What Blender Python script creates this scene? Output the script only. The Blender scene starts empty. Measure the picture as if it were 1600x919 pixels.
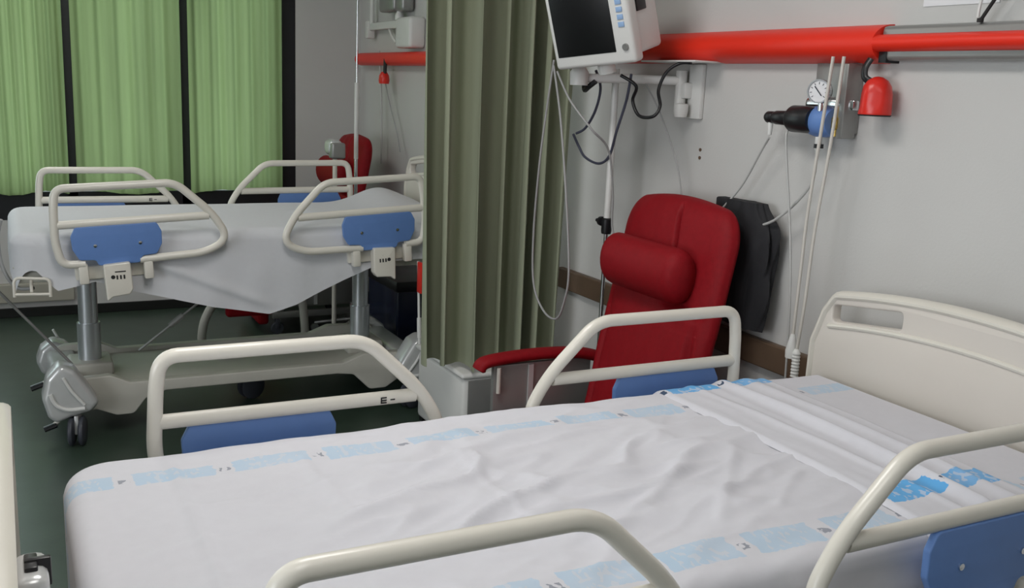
import bpy, bmesh, math, random
from mathutils import Vector, Matrix, noise
sc = bpy.context.scene
C = sc.collection
PI = math.pi

# ---------------------------------------------------------------- camera
cam = bpy.data.cameras.new('camera'); cam_o = bpy.data.objects.new('camera', cam); C.objects.link(cam_o)
cam.sensor_width = 36; cam.lens = 1545.17 / 1600 * 36; cam.clip_start = 0.05
fw = Vector((-0.86842271, 0.45087688, -0.20628145)); rt = Vector((0.45225749, 0.89084113, 0.04318856)); up = Vector((-0.20323672, 0.05578641, 0.97753911))
M = Matrix.Identity(4)
for i in range(3):
    M[i][0] = rt[i]; M[i][1] = up[i]; M[i][2] = -fw[i]
M[0][3], M[1][3], M[2][3] = 0, 0, 1.524
cam_o.matrix_world = M
sc.camera = cam_o
# ---------------------------------------------------------------- view, world, lights
sc.view_settings.view_transform = 'Standard'; sc.view_settings.look = 'None'
sc.view_settings.gamma = 1; sc.view_settings.use_curve_mapping = False
sc.view_settings.exposure = 0.0
w = bpy.data.worlds.new('sky'); sc.world = w; w.use_nodes = True
bg = w.node_tree.nodes['Background']; bg.inputs[0].default_value = (0.86, 0.95, 1.0, 1); bg.inputs[1].default_value = 2.6

def area(name, loc, rot, sx, sy, power, col=(1, 1, 1)):
    l = bpy.data.lights.new(name, 'AREA'); l.shape = 'RECTANGLE'; l.size = sx; l.size_y = sy; l.energy = power; l.color = col
    o = bpy.data.objects.new(name, l); C.objects.link(o); o.location = loc; o.rotation_euler = rot
    return o
# ceiling panels (the fixtures are built further down) and an added fill light facing the headwall
LAMPS = [(-5.2, 0.1), (-2.2, 0.55), (-0.2, 0.2)]
LP = [7, 17, 5]
for (lx, ly), p in zip(LAMPS, LP):
    area('ceiling_lamp_light', (lx, ly, 2.70), (0, 0, 0), 1.15, 0.55, p, (1.0, 0.97, 0.93))
area('added_fill_light', (-0.6, -3.6, 1.55), (PI / 2, 0, math.radians(8)), 2.6, 1.9, 84, (0.93, 0.96, 1.0))  # fill added to brighten headwall and headboard; the wall behind has no opening

# ---------------------------------------------------------------- materials
def mat(name, col, rough=0.5, metal=0.0, noise_amt=0.0, nscale=20, bump=0.0, bscale=200, spec=0.5, coat=0, sheen=0):
    m = bpy.data.materials.new(name); m.use_nodes = True; nt = m.node_tree; b = nt.nodes['Principled BSDF']
    b.inputs['Roughness'].default_value = rough; b.inputs['Metallic'].default_value = metal
    b.inputs['Specular IOR Level'].default_value = spec; b.inputs['Coat Weight'].default_value = coat
    b.inputs['Sheen Weight'].default_value = sheen
    tc = nt.nodes.new('ShaderNodeTexCoord')
    n = nt.nodes.new('ShaderNodeTexNoise'); n.inputs['Scale'].default_value = nscale; n.inputs['Detail'].default_value = 5
    nt.links.new(tc.outputs['Object'], n.inputs['Vector'])
    r = nt.nodes.new('ShaderNodeMix'); r.data_type = 'RGBA'
    a = max(noise_amt, 0.02)
    r.inputs['A'].default_value = (*[c * (1 - a) for c in col], 1); r.inputs['B'].default_value = (*[min(1, c * (1 + a)) for c in col], 1)
    nt.links.new(n.outputs['Fac'], r.inputs['Factor']); nt.links.new(r.outputs['Result'], b.inputs['Base Color'])
    if bump:
        n2 = nt.nodes.new('ShaderNodeTexNoise'); n2.inputs['Scale'].default_value = bscale; n2.inputs['Detail'].default_value = 3
        nt.links.new(tc.outputs['Object'], n2.inputs['Vector'])
        bp = nt.nodes.new('ShaderNodeBump'); bp.inputs['Strength'].default_value = bump; bp.inputs['Distance'].default_value = 0.002
        nt.links.new(n2.outputs['Fac'], bp.inputs['Height']); nt.links.new(bp.outputs['Normal'], b.inputs['Normal'])
    return m

MT = {}
MT['wall'] = mat('wall_paint', (0.595, 0.59, 0.575), 0.75, noise_amt=0.04, nscale=3, bump=0.25, bscale=120)
MT['ceil'] = mat('ceiling_paint', (0.75, 0.75, 0.73), 0.9, noise_amt=0.03)
MT['floor'] = mat('green_vinyl', (0.042, 0.066, 0.048), 0.33, noise_amt=0.35, nscale=9, bump=0.05, bscale=60)
MT['cream'] = mat('cream_enamel', (0.76, 0.73, 0.655), 0.32, noise_amt=0.04, nscale=14, coat=0.2)
MT['board'] = mat('cream_board', (0.70, 0.655, 0.60), 0.4, noise_amt=0.03, nscale=8)
MT['frame'] = mat('bed_frame_paint', (0.50, 0.49, 0.44), 0.42, noise_amt=0.08, nscale=12)
MT['blue'] = mat('blue_plastic', (0.13, 0.25, 0.56), 0.45, noise_amt=0.05, nscale=30)
MT['red'] = mat('red_enamel', (0.86, 0.030, 0.012), 0.42, noise_amt=0.05, nscale=6)
MT['redplastic'] = mat('red_plastic', (0.75, 0.03, 0.02), 0.3, noise_amt=0.12, nscale=25)
MT['leather'] = mat('red_upholstery', (0.25, 0.006, 0.011), 0.55, noise_amt=0.18, nscale=60, bump=0.35, bscale=350, spec=0.16)
MT['black'] = mat('black_plastic', (0.012, 0.012, 0.014), 0.35)
MT['blackcloth'] = mat('black_cloth', (0.014, 0.014, 0.017), 0.8, noise_amt=0.3, bump=0.5, bscale=90)
MT['darkframe'] = mat('dark_window_metal', (0.008, 0.009, 0.012), 0.5)
MT['white'] = mat('white_plastic', (0.74, 0.74, 0.72), 0.35, noise_amt=0.02)
MT['offwhite'] = mat('offwhite_cord', (0.62, 0.59, 0.54), 0.5)
MT['grey'] = mat('grey_metal', (0.33, 0.33, 0.32), 0.35, metal=0.5, noise_amt=0.06)
MT['chrome'] = mat('chrome', (0.72, 0.73, 0.75), 0.16, metal=1.0)
MT['steel'] = mat('brushed_column', (0.62, 0.65, 0.68), 0.32, metal=0.75, noise_amt=0.05)
MT['silver'] = mat('silver_cover', (0.62, 0.63, 0.63), 0.25, metal=0.3, noise_amt=0.05)
MT['brass'] = mat('brass', (0.6, 0.42, 0.12), 0.3, metal=0.9)
MT['cable'] = mat('grey_cable', (0.36, 0.36, 0.36), 0.5)
MT['bluecable'] = mat('slate_blue_cable', (0.07, 0.075, 0.11), 0.5)
MT['clear'] = mat('milky_tubing', (0.50, 0.50, 0.49), 0.3)
MT['screen'] = mat('black_screen', (0.006, 0.006, 0.007), 0.35)
MT['wood'] = mat('brown_bumper', (0.13, 0.085, 0.055), 0.5, noise_amt=0.25, nscale=10)
MT['skirt'] = mat('black_skirting', (0.01, 0.011, 0.01), 0.4)
MT['beige'] = mat('beige_trunking', (0.42, 0.40, 0.34), 0.5)
MT['darkblue'] = mat('dark_blue_glass', (0.01, 0.015, 0.04), 0.2)
MT['paper'] = mat('paper', (0.80, 0.80, 0.82), 0.7)
MT['tyre'] = mat('grey_tyre', (0.05, 0.055, 0.07), 0.5)
MT['vent'] = mat('dark_hole', (0.02, 0.02, 0.02), 0.8)
MT['paleblue'] = mat('pale_blue_keys', (0.30, 0.46, 0.72), 0.5)

def cloth_mat(name, col, transl, tcol, nsc=30, amt=0.1, weave=600, streak=False):
    m = bpy.data.materials.new(name); m.use_nodes = True; nt = m.node_tree; N = nt.nodes; L = nt.links
    b = N['Principled BSDF']; b.inputs['Roughness'].default_value = 0.85; b.inputs['Specular IOR Level'].default_value = 0.2
    out = N['Material Output']; tc = N.new('ShaderNodeTexCoord'); mp = N.new('ShaderNodeMapping')
    L.new(tc.outputs['Object'], mp.inputs['Vector'])
    if streak: mp.inputs['Scale'].default_value = (1, 1, 0.06)
    n = N.new('ShaderNodeTexNoise'); n.inputs['Scale'].default_value = nsc; n.inputs['Detail'].default_value = 4; L.new(mp.outputs[0], n.inputs['Vector'])
    r = N.new('ShaderNodeMix'); r.data_type = 'RGBA'
    r.inputs['A'].default_value = (*[c * (1 - amt) for c in col], 1); r.inputs['B'].default_value = (*[c * (1 + amt) for c in col], 1)
    L.new(n.outputs['Fac'], r.inputs['Factor']); L.new(r.outputs['Result'], b.inputs['Base Color'])
    n2 = N.new('ShaderNodeTexNoise'); n2.inputs['Scale'].default_value = weave; L.new(tc.outputs['Object'], n2.inputs['Vector'])
    bp = N.new('ShaderNodeBump'); bp.inputs['Strength'].default_value = 0.2; bp.inputs['Distance'].default_value = 0.001
    L.new(n2.outputs['Fac'], bp.inputs['Height']); L.new(bp.outputs['Normal'], b.inputs['Normal'])
    if transl:
        t = N.new('ShaderNodeBsdfTranslucent')
        r2 = N.new('ShaderNodeMix'); r2.data_type = 'RGBA'; L.new(n.outputs['Fac'], r2.inputs['Factor'])
        r2.inputs['A'].default_value = (*[c * (1 - 1.5 * amt) for c in tcol], 1); r2.inputs['B'].default_value = (*[min(1, c * (1 + 1.5 * amt)) for c in tcol], 1)
        L.new(r2.outputs['Result'], t.inputs['Color'])
        mx = N.new('ShaderNodeMixShader'); mx.inputs[0].default_value = transl
        L.new(b.outputs[0], mx.inputs[1]); L.new(t.outputs[0], mx.inputs[2]); L.new(mx.outputs[0], out.inputs['Surface'])
    return m
MT['wincurt'] = cloth_mat('green_sheer_curtain', (0.26, 0.36, 0.14), 0.5, (0.21, 0.26, 0.13), 9, 0.28, streak=True)
MT['divcurt'] = cloth_mat('olive_curtain', (0.31, 0.335, 0.24), 0.0, (0.2, 0.25, 0.15), 8, 0.12, streak=True)

def sheet_mat(name, bands, strong=0.45, blue=(0.25, 0.55, 0.80), base=(0.67, 0.67, 0.72)):
    """white cotton with printed bands running along the bed; bands = x centres in UV metres"""
    m = bpy.data.materials.new(name); m.use_nodes = True; nt = m.node_tree; N = nt.nodes; L = nt.links
    b = N['Principled BSDF']; b.inputs['Roughness'].default_value = 0.8; b.inputs['Specular IOR Level'].default_value = 0.25; b.inputs['Sheen Weight'].default_value = 0.1
    uv = N.new('ShaderNodeUVMap'); sx = N.new('ShaderNodeSeparateXYZ'); L.new(uv.outputs[0], sx.inputs[0])
    def mth(op, a, bb=None, c=None):
        n = N.new('ShaderNodeMath'); n.operation = op
        for i, v in enumerate((a, bb, c)):
            if v is None: continue
            if isinstance(v, (int, float)): n.inputs[i].default_value = v
            else: L.new(v, n.inputs[i])
        return n.outputs[0]
    U, V = sx.outputs[0], sx.outputs[1]      # U along bed, V across
    jg = N.new('ShaderNodeTexNoise'); jg.inputs['Scale'].default_value = 70; L.new(uv.outputs[0], jg.inputs['Vector'])
    fr = mth('FRACT', mth('ADD', mth('DIVIDE', U, 0.185), mth('MULTIPLY', mth('SUBTRACT', jg.outputs['Fac'], 0.5), 0.09)))
    V = mth('ADD', V, mth('MULTIPLY', mth('SUBTRACT', jg.outputs['Fac'], 0.5), 0.012))
    tot = None
    for vc, hw in bands:
        d = mth('ABSOLUTE', mth('SUBTRACT', V, vc))
        inb = mth('LESS_THAN', d, hw)
        tot = inb if tot is None else mth('MAXIMUM', tot, inb)
    blk = mth('LESS_THAN', fr, 0.80)
    no = N.new('ShaderNodeTexNoise'); mp = N.new('ShaderNodeMapping'); mp.inputs['Scale'].default_value = (85, 48, 1)
    L.new(uv.outputs[0], mp.inputs[0]); L.new(mp.outputs[0], no.inputs['Vector']); no.inputs['Scale'].default_value = 1; no.inputs['Detail'].default_value = 1
    lett = mth('MULTIPLY', mth('GREATER_THAN', no.outputs['Fac'], 0.56), mth('MULTIPLY', mth('GREATER_THAN', fr, 0.12), mth('LESS_THAN', fr, 0.68)))
    letc = mth('MULTIPLY', lett, 0.55)
    fade = N.new('ShaderNodeTexNoise'); fade.inputs['Scale'].default_value = 9; L.new(uv.outputs[0], fade.inputs['Vector'])
    fd = mth('MULTIPLY_ADD', fade.outputs['Fac'], 0.8, 0.6)
    blue_f = mth('MULTIPLY', mth('MULTIPLY', mth('MULTIPLY', tot, blk), mth('SUBTRACT', 1.0, letc)), mth('MULTIPLY', fd, strong))
    # small dark emblem in every gap
    dv = None
    for vc, hw in bands:
        d = mth('LESS_THAN', mth('ABSOLUTE', mth('SUBTRACT', V, vc + 0.004)), hw * 0.30)
        dv = d if dv is None else mth('MAXIMUM', dv, d)
    em = mth('MULTIPLY', mth('MULTIPLY', dv, mth('MULTIPLY', mth('LESS_THAN', mth('ABSOLUTE', mth('SUBTRACT', fr, 0.90)), 0.055), mth('GREATER_THAN', no.outputs['Fac'], 0.47))), min(1, strong * 1.5))
    wn = N.new('ShaderNodeTexNoise'); wn.inputs['Scale'].default_value = 40; L.new(uv.outputs[0], wn.inputs['Vector'])
    c0 = N.new('ShaderNodeMix'); c0.data_type = 'RGBA'; c0.inputs['A'].default_value = (*[c * 0.97 for c in base], 1); c0.inputs['B'].default_value = (*[min(1, c * 1.03) for c in base], 1)
    L.new(wn.outputs['Fac'], c0.inputs['Factor'])
    c1 = N.new('ShaderNodeMix'); c1.data_type = 'RGBA'; L.new(blue_f, c1.inputs['Factor']); L.new(c0.outputs['Result'], c1.inputs['A']); c1.inputs['B'].default_value = (*blue, 1)
    c2 = N.new('ShaderNodeMix'); c2.data_type = 'RGBA'; L.new(em, c2.inputs['Factor']); L.new(c1.outputs['Result'], c2.inputs['A']); c2.inputs['B'].default_value = (0.05, 0.08, 0.14, 1)
    L.new(c2.outputs['Result'], b.inputs['Base Color'])
    n2 = N.new('ShaderNodeTexNoise'); n2.inputs['Scale'].default_value = 900; L.new(uv.outputs[0], n2.inputs['Vector'])
    bp = N.new('ShaderNodeBump'); bp.inputs['Strength'].default_value = 0.15; bp.inputs['Distance'].default_value = 0.001
    L.new(n2.outputs['Fac'], bp.inputs['Height']); L.new(bp.outputs['Normal'], b.inputs['Normal'])
    return m

# ---------------------------------------------------------------- helpers
def link_mesh(name, me, m, parent=None, smooth=40):
    o = bpy.data.objects.new(name, me); C.objects.link(o)
    if m: 
        me.materials.clear(); me.materials.append(MT[m] if isinstance(m, str) else m)
    if smooth:
        for p in me.polygons: p.use_smooth = True
        try: me.set_sharp_from_angle(angle=math.radians(smooth))
        except Exception: pass
    if parent:
        o.parent = parent; o.matrix_parent_inverse = Matrix.Identity(4)
    return o
def obj(name, bm, m, parent=None, smooth=40):
    bmesh.ops.recalc_face_normals(bm, faces=bm.faces)
    me = bpy.data.meshes.new(name); bm.to_mesh(me); bm.free()
    return link_mesh(name, me, m, parent, smooth)
def tag(o, label, cat, group=None, kind=None):
    o['label'] = label; o['category'] = cat
    if group: o['group'] = group
    if kind: o['kind'] = kind
    return o
def thing(name, label, cat, loc=(0, 0, 0), rotz=0, group=None):
    o = bpy.data.objects.new(name, None); C.objects.link(o); o.location = loc; o.rotation_euler = (0, 0, rotz)
    o.empty_display_size = 0.1
    return tag(o, label, cat, group)
def struct(name, bm, m, parent=None, smooth=0):
    o = obj(name, bm, m, parent, smooth)
    if parent is None: o['kind'] = 'structure'
    return o
def box(bm, lo, hi, bev=0.0, seg=2, rot=None):
    r = bmesh.ops.create_cube(bm, size=1)
    vs = r['verts']; c = [(a + b) / 2 for a, b in zip(lo, hi)]; s = [abs(b - a) for a, b in zip(lo, hi)]
    for v in vs: v.co = Vector((v.co.x * s[0], v.co.y * s[1], v.co.z * s[2]))
    if rot is not None:
        for v in vs: v.co = rot @ v.co
    for v in vs: v.co += Vector(c)
    if bev:
        es = list({e for v in vs for e in v.link_edges})
        bmesh.ops.bevel(bm, geom=es, offset=bev, segments=seg, profile=0.5, affect='EDGES')
    return bm
def B(): return bmesh.new()
def fillet(pts, rad, n=8, closed=False):
    pts = [Vector(p) for p in pts]; out = []
    N = len(pts)
    for i, p in enumerate(pts):
        if not closed and i in (0, N - 1): out.append(p); continue
        a, b = pts[i - 1], pts[(i + 1) % N]
        r = rad[i] if isinstance(rad, (list, tuple)) else rad
        u = (a - p); v = (b - p); lu, lv = u.length, v.length
        if r <= 0 or lu < 1e-6 or lv < 1e-6: out.append(p); continue
        u.normalize(); v.normalize(); ang = u.angle(v)
        if ang > PI - 0.02: out.append(p); continue
        t = min(r / math.tan(ang / 2), lu * 0.48, lv * 0.48)
        p0 = p + u * t; p1 = p + v * t
        for k in range(n + 1):
            s = k / n; out.append((1 - s) ** 2 * p0 + 2 * s * (1 - s) * (p * 0.9 + (p0 + p1) * 0.05) + s * s * p1)
    return out
def smooth_path(pts, n=8):
    pts = [Vector(p) for p in pts]; out = []
    for i in range(len(pts) - 1):
        p0 = pts[max(i - 1, 0)]; p1 = pts[i]; p2 = pts[i + 1]; p3 = pts[min(i + 2, len(pts) - 1)]
        for k in range(n):
            t = k / n
            out.append(0.5 * ((2 * p1) + (-p0 + p2) * t + (2 * p0 - 5 * p1 + 4 * p2 - p3) * t * t + (-p0 + 3 * p1 - 3 * p2 + p3) * t ** 3))
    out.append(pts[-1]); return out
def tube(bm, pts, r, seg=14, closed=False, flat=(1, 1), ref=None):
    pts = [Vector(p) for p in pts]; N = len(pts); rings = []
    prev = None
    for i, p in enumerate(pts):
        if closed: t = pts[(i + 1) % N] - pts[i - 1]
        else: t = pts[min(i + 1, N - 1)] - pts[max(i - 1, 0)]
        t.normalize()
        if prev is None:
            a = Vector(ref) if ref else (Vector((1, 0, 0)) if abs(t.x) < 0.9 else Vector((0, 1, 0)))
        else: a = prev
        n = (a - t * a.dot(t)).normalized(); prev = n; b = t.cross(n)
        rr = r[i] if isinstance(r, (list, tuple)) else r
        rings.append([bm.verts.new(p + n * math.cos(2 * PI * k / seg) * rr * flat[0] + b * math.sin(2 * PI * k / seg) * rr * flat[1]) for k in range(seg)])
    for i in range(N if closed else N - 1):
        A, Bq = rings[i], rings[(i + 1) % N]
        for k in range(seg): bm.faces.new((A[k], A[(k + 1) % seg], Bq[(k + 1) % seg], Bq[k]))
    if not closed:
        bm.faces.new(rings[0][::-1]); bm.faces.new(rings[-1])
    return bm
def lathe(bm, prof, origin=(0, 0, 0), axis='z', seg=28, mtx=None):
    """prof: (radius, height) list"""
    rings = []
    for r, h in prof:
        ring = []
        for k in range(seg):
            a = 2 * PI * k / seg; p = Vector((r * math.cos(a), r * math.sin(a), h))
            if axis == 'x': p = Vector((p.z, p.x, p.y))
            elif axis == 'y': p = Vector((p.x, p.z, -p.y))
            if mtx is not None: p = mtx @ p
            ring.append(bm.verts.new(p + Vector(origin)))
        rings.append(ring)
    for A, Bq in zip(rings, rings[1:]):
        for k in range(seg): bm.faces.new((A[k], A[(k + 1) % seg], Bq[(k + 1) % seg], Bq[k]))
    bm.faces.new(rings[0][::-1]); bm.faces.new(rings[-1])
    return bm
def prism(name, outline, thick, m, parent=None, holes=(), bevel=0.004, plane='yz', at=0.0, smooth=40, fil=0, n=6):
    """outline in 2D; plane 'yz' -> extruded along x centred on at; 'xz' -> along y"""
    cu = bpy.data.curves.new('o', 'CURVE'); cu.dimensions = '2D'; cu.fill_mode = 'BOTH'
    cu.extrude = max(thick / 2 - bevel, 0.0005); cu.bevel_depth = bevel; cu.bevel_resolution = 2; cu.offset = -bevel
    for lp in [outline] + list(holes):
        if fil: lp = [(v.x, v.y) for v in fillet([(a, b, 0) for a, b in lp], fil, n, True)]
        s = cu.splines.new('POLY'); s.points.add(len(lp) - 1); s.use_cyclic_u = True
        for q, (a, b) in zip(s.points, lp): q.co = (a, b, 0, 1)
    o = bpy.data.objects.new('tmp', cu); C.objects.link(o)
    dg = bpy.context.evaluated_depsgraph_get(); dg.update()
    me = bpy.data.meshes.new_from_object(o.evaluated_get(dg)); bpy.data.objects.remove(o); bpy.data.curves.remove(cu)
    me.name = name
    for v in me.vertices:
        a, b, c = v.co
        v.co = (at + c, a, b) if plane == 'yz' else ((a, at + c, b) if plane == 'xz' else (a, b, at + c))
    bm = B(); bm.from_mesh(me); bpy.data.meshes.remove(me)
    bmesh.ops.remove_doubles(bm, verts=bm.verts, dist=1e-5)
    return obj(name, bm, m, parent, smooth)
def dup(root, loc, label):
    r = root.copy(); C.objects.link(r); r.location = loc; r['label'] = label
    for ch in list(root.children):
        c = ch.copy(); C.objects.link(c); c.parent = r
        for g in ch.children:
            d = g.copy(); C.objects.link(d); d.parent = c
    return r

# ---------------------------------------------------------------- room shell
WX, WY, EX, SY, CZ = -6.62, 2.20, 2.4, -4.2, 2.75
struct('floor', box(B(), (WX - 0.2, SY - 0.2, -0.1), (EX + 0.2, WY + 0.2, 0)), 'floor')
struct('ceiling', box(B(), (WX - 0.2, SY - 0.2, CZ), (EX + 0.2, WY + 0.2, CZ + 0.1)), 'ceil')
bm = B(); box(bm, (WX - 0.2, WY, 0), (EX + 0.2, WY + 0.15, CZ))
hw = struct('wall_back', bm, 'wall')
# window wall with its opening: y -2.2 .. 1.74, z .62 .. 2.4
wy0, wy1, wz0, wz1 = -2.2, 1.755, 0.60, 2.45
bm = B()
box(bm, (WX - 0.15, SY, 0), (WX, wy0, CZ)); box(bm, (WX - 0.15, wy1, 0), (WX, WY, CZ))
box(bm, (WX - 0.15, wy0, 0), (WX, wy1, wz0)); box(bm, (WX - 0.15, wy0, wz1), (WX, wy1, CZ))
struct('wall_left', bm, 'wall')
bm = B(); box(bm, (EX, SY, 0), (EX + 0.15, WY, CZ)); struct('wall_right', bm, 'wall')
bm = B(); box(bm, (WX, SY - 0.15, 0), (EX, SY, CZ)); struct('wall_front', bm, 'wall')
# window frame
wf = bpy.data.objects.new('window_1', None); C.objects.link(wf); wf.location = (WX, 0, 0); wf['kind'] = 'structure'
bm = B()
for a, b_ in ((wy0, wy0 + 0.06), (-1.0, -0.94), (-0.32, -0.26), (0.345, 0.405), (1.015, 1.075), (wy1 - 0.115, wy1)):
    box(bm, (-0.10, a, wz0), (-0.005, b_, wz1), 0.004)
box(bm, (-0.10, wy0, wz0), (-0.005, wy1, wz0 + 0.17), 0.004); box(bm, (-0.10, wy0, wz1 - 0.06), (-0.005, wy1, wz1), 0.004)
obj('window_frame', bm, 'darkframe', wf, 0)
gm = bpy.data.materials.new('window_glass'); gm.use_nodes = True; nt = gm.node_tree
tr = nt.nodes.new('ShaderNodeBsdfTransparent'); tr.inputs[0].default_value = (0.93, 0.98, 0.95, 1); gl = nt.nodes.new('ShaderNodeBsdfGlossy'); gl.inputs['Roughness'].default_value = 0.02
mx = nt.nodes.new('ShaderNodeMixShader'); mx.inputs[0].default_value = 0.06
nt.links.new(tr.outputs[0], mx.inputs[1]); nt.links.new(gl.outputs[0], mx.inputs[2]); nt.links.new(mx.outputs[0], nt.nodes['Material Output'].inputs['Surface'])
obj('window_pane', box(B(), (-0.07, wy0, wz0), (-0.06, wy1, wz1)), gm, wf, 0)
# baseboards, bumpers, trunking
struct('baseboard_back', box(B(), (WX, WY - 0.012, 0), (EX, WY, 0.09), 0.003), 'skirt')
struct('baseboard_left', box(B(), (WX, SY, 0), (WX + 0.012, WY - 0.012, 0.06), 0.003), 'skirt')
struct('trim_1', box(B(), (-3.75, WY - 0.03, 0.655), (-0.2, WY, 0.745), 0.006), 'wood')
struct('trim_2', box(B(), (WX, SY, 0.10), (WX + 0.05, 0.35, 0.215), 0.006), 'beige')

# ceiling lamps
for i, (lx, ly) in enumerate(LAMPS):
    t = thing('ceiling_lamp', ['flat white ceiling panel lamp above the far bed', 'flat white ceiling panel lamp above the near bed', 'flat white ceiling panel lamp nearest the right wall'][i], 'lamp', (lx, ly, CZ), 0, 'ceiling lamps')
    bm = B()
    for a in ((-0.61, -0.31, -0.58, 0.31), (0.58, -0.31, 0.61, 0.31), (-0.58, -0.31, 0.58, -0.28), (-0.58, 0.28, 0.58, 0.31)):
        box(bm, (a[0], a[1], -0.045), (a[2], a[3], 0))
    obj('lamp_frame', bm, 'white', t, 0)
    em = bpy.data.materials.get('lamp_diffuser') or bpy.data.materials.new('lamp_diffuser')
    em.use_nodes = True; pb = em.node_tree.nodes['Principled BSDF']; pb.inputs['Emission Color'].default_value = (1, 0.97, 0.93, 1); pb.inputs['Emission Strength'].default_value = 3
    obj('diffuser', box(B(), (-0.58, -0.28, -0.03), (0.58, 0.28, -0.02)), em, t, 0)

# ---------------------------------------------------------------- window curtains
def curtain_mesh(y0, y1, z0, z1, seed, folds=6, amp=0.018, hemw=0.012):
    rnd = random.Random(seed); bm = B(); ny, nz = 110, 40; g = []
    ph = [rnd.uniform(0, 6.28) for _ in range(4)]
    for j in range(nz + 1):
        row = []; t = j / nz
        for i in range(ny + 1):
            s = i / ny
            x = amp * math.sin(s * folds * 2 * PI + ph[0] + 0.8 * math.sin(3 * s + ph[1] + t)) + 0.4 * amp * math.sin(s * folds * 4.7 * PI + ph[2] + t * 1.5)
            z = z0 + (z1 - z0) * t + (1 - t) ** 8 * hemw * math.sin(s * 7 + ph[3])
            row.append(bm.verts.new((x, y0 + (y1 - y0) * s, z)))
        g.append(row)
    for j in range(nz):
        for i in range(ny): bm.faces.new((g[j][i], g[j][i + 1], g[j + 1][i + 1], g[j + 1][i]))
    return bm
cl = ['green window curtain panel at the left edge of the window', 'green window curtain panel between the two dark mullions', 'green window curtain panel beside the plain wall']
for k, (a, b_) in enumerate([(-0.06, 0.352), (0.396, 1.022), (1.066, 1.655)]):
    o = obj('window_curtain', curtain_mesh(a, b_, 0.765, 2.42, 11 + k, 5, 0.012), 'wincurt', None, 180)
    if k == 0: pass
    o.location = (WX + 0.028, 0, 0)
    tag(o, cl[k], 'curtain', 'window curtains')

# ---------------------------------------------------------------- hospital beds
def rail_outline(mir):
    P = [(0.345, 0.655), (0.262, 0.657), (0.245, 0.75), (0.252, 0.88), (0.262, 0.952), (0.700, 0.952), (0.842, 0.815), (0.895, 0.71), (0.80, 0.662), (0.545, 0.655)]
    R = [0, 0.04, 0.3, 0.3, 0.075, 0.10, 0.35, 0.06, 0.2, 0]
    if mir: P = [(2.01 - y, z) for y, z in P]
    return P, R
def make_rail(parent, x, side, mir, dz=0.0, tilt=0.0, dy=0.0, name='side_rail'):
    """x = rail plane in bed space, side = +1 outward along x; returns rail object with sub-parts"""
    P, R = rail_outline(mir)
    c = Vector((0, 1.485 if mir else 0.525, 0.81))
    bm = B(); path = fillet([(0, y, z) for y, z in P], R, 8)
    tube(bm, [p - c for p in path], 0.0158, 16)
    s = (lambda y: 2.01 - y) if mir else (lambda y: y)
    a, b_ = s(0.252), s(0.822)
    tube(bm, [Vector((0, min(a, b_), 0.812)) - c, Vector((0, max(a, b_), 0.812)) - c], 0.0165, 12, flat=(0.8, 1.0), ref=(1, 0, 0))
    r = obj(name, bm, 'cream', parent)
    r.location = (x, c.y + dy, c.z + dz); r.rotation_euler = (tilt, 0, 0)
    # blue panel, outside-lower tab
    o2 = [(0.318, 0.800), (0.300, 0.765), (0.303, 0.715), (0.325, 0.672), (0.385, 0.668), (0.390, 0.645), (0.545, 0.645), (0.555, 0.672), (0.610, 0.675), (0.632, 0.715), (0.634, 0.765), (0.618, 0.800)]
    o2 = [(s(y) - c.y, z - c.z) for y, z in o2]
    if mir: o2 = o2[::-1]
    p = prism('rail_panel', o2, 0.016, 'blue', r, bevel=0.003, at=side * 0.006, fil=0.014, n=3)
    for yy in (0.385, 0.55):
        bm = B(); lathe(bm, [(0.0, -0.002), (0.0065, -0.002), (0.0065, 0.003), (0.0, 0.004)], (side * 0.0145, s(yy) - c.y, 0.725 - c.z), 'x', 12)
        obj('rail_screw', bm, 'chrome', r)
    bm = B()                                   # small sticker glyphs on the middle bar
    e = lambda y0, z0, y1, z1: box(bm, (side * -0.0135 - 0.0006, s(y0) - c.y, z0 - c.z), (side * -0.0135 + 0.0006, s(y1) - c.y, z1 - c.z))
    for k in range(3): e(0.737, 0.803 + k * 0.006, 0.748, 0.806 + k * 0.006)
    e(0.734, 0.803, 0.737, 0.818); e(0.757, 0.809, 0.768, 0.812)
    if not mir: obj('rail_sticker', bm, 'vent', r, 0)
    else: bm.free()
    # lower mechanism
    bm = B()
    yc = s(0.455); sg = -1 if mir else 1
    box(bm, (-side * 0.045 - 0.02, yc - 0.15, 0.585), (-side * 0.045 + 0.02, yc + 0.14, 0.640), 0.008)
    for yy in (0.335, 0.575): box(bm, (-0.028, s(yy) - 0.018, 0.575), (0.012, s(yy) + 0.018, 0.655), 0.007)
    for v in bm.verts: v.co -= c
    obj('rail_arm', bm, 'cream', r)
    hous = [(0.405, 0.650), (0.505, 0.655), (0.508, 0.545), (0.495, 0.525), (0.43, 0.520), (0.408, 0.500)]
    hous = [(s(y) - c.y, z - c.z) for y, z in hous]
    if mir: hous = hous[::-1]
    prism('rail_bracket', hous, 0.05, 'cream', r, bevel=0.006, at=side * 0.012, fil=0.008, n=3)
    bm = B()
    lathe(bm, [(0.0, 0), (0.008, 0), (0.008, 0.002), (0, 0.002)], (side * 0.036, s(0.437) - c.y, 0.600 - c.z), 'x', 12)
    for k in range(3): box(bm, (side * 0.0375 - 0.001, s(0.452 + k * 0.013) - c.y - 0.003, 0.590 - c.z), (side * 0.0375 + 0.001, s(0.452 + k * 0.013) - c.y + 0.003, 0.606 - c.z))
    box(bm, (side * 0.0375 - 0.001, s(0.455) - c.y - 0.01, 0.618 - c.z), (side * 0.0375 + 0.001, s(0.475) - c.y + 0.01, 0.622 - c.z))
    obj('bracket_symbol', bm, 'vent', r, 0)
    return r

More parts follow.
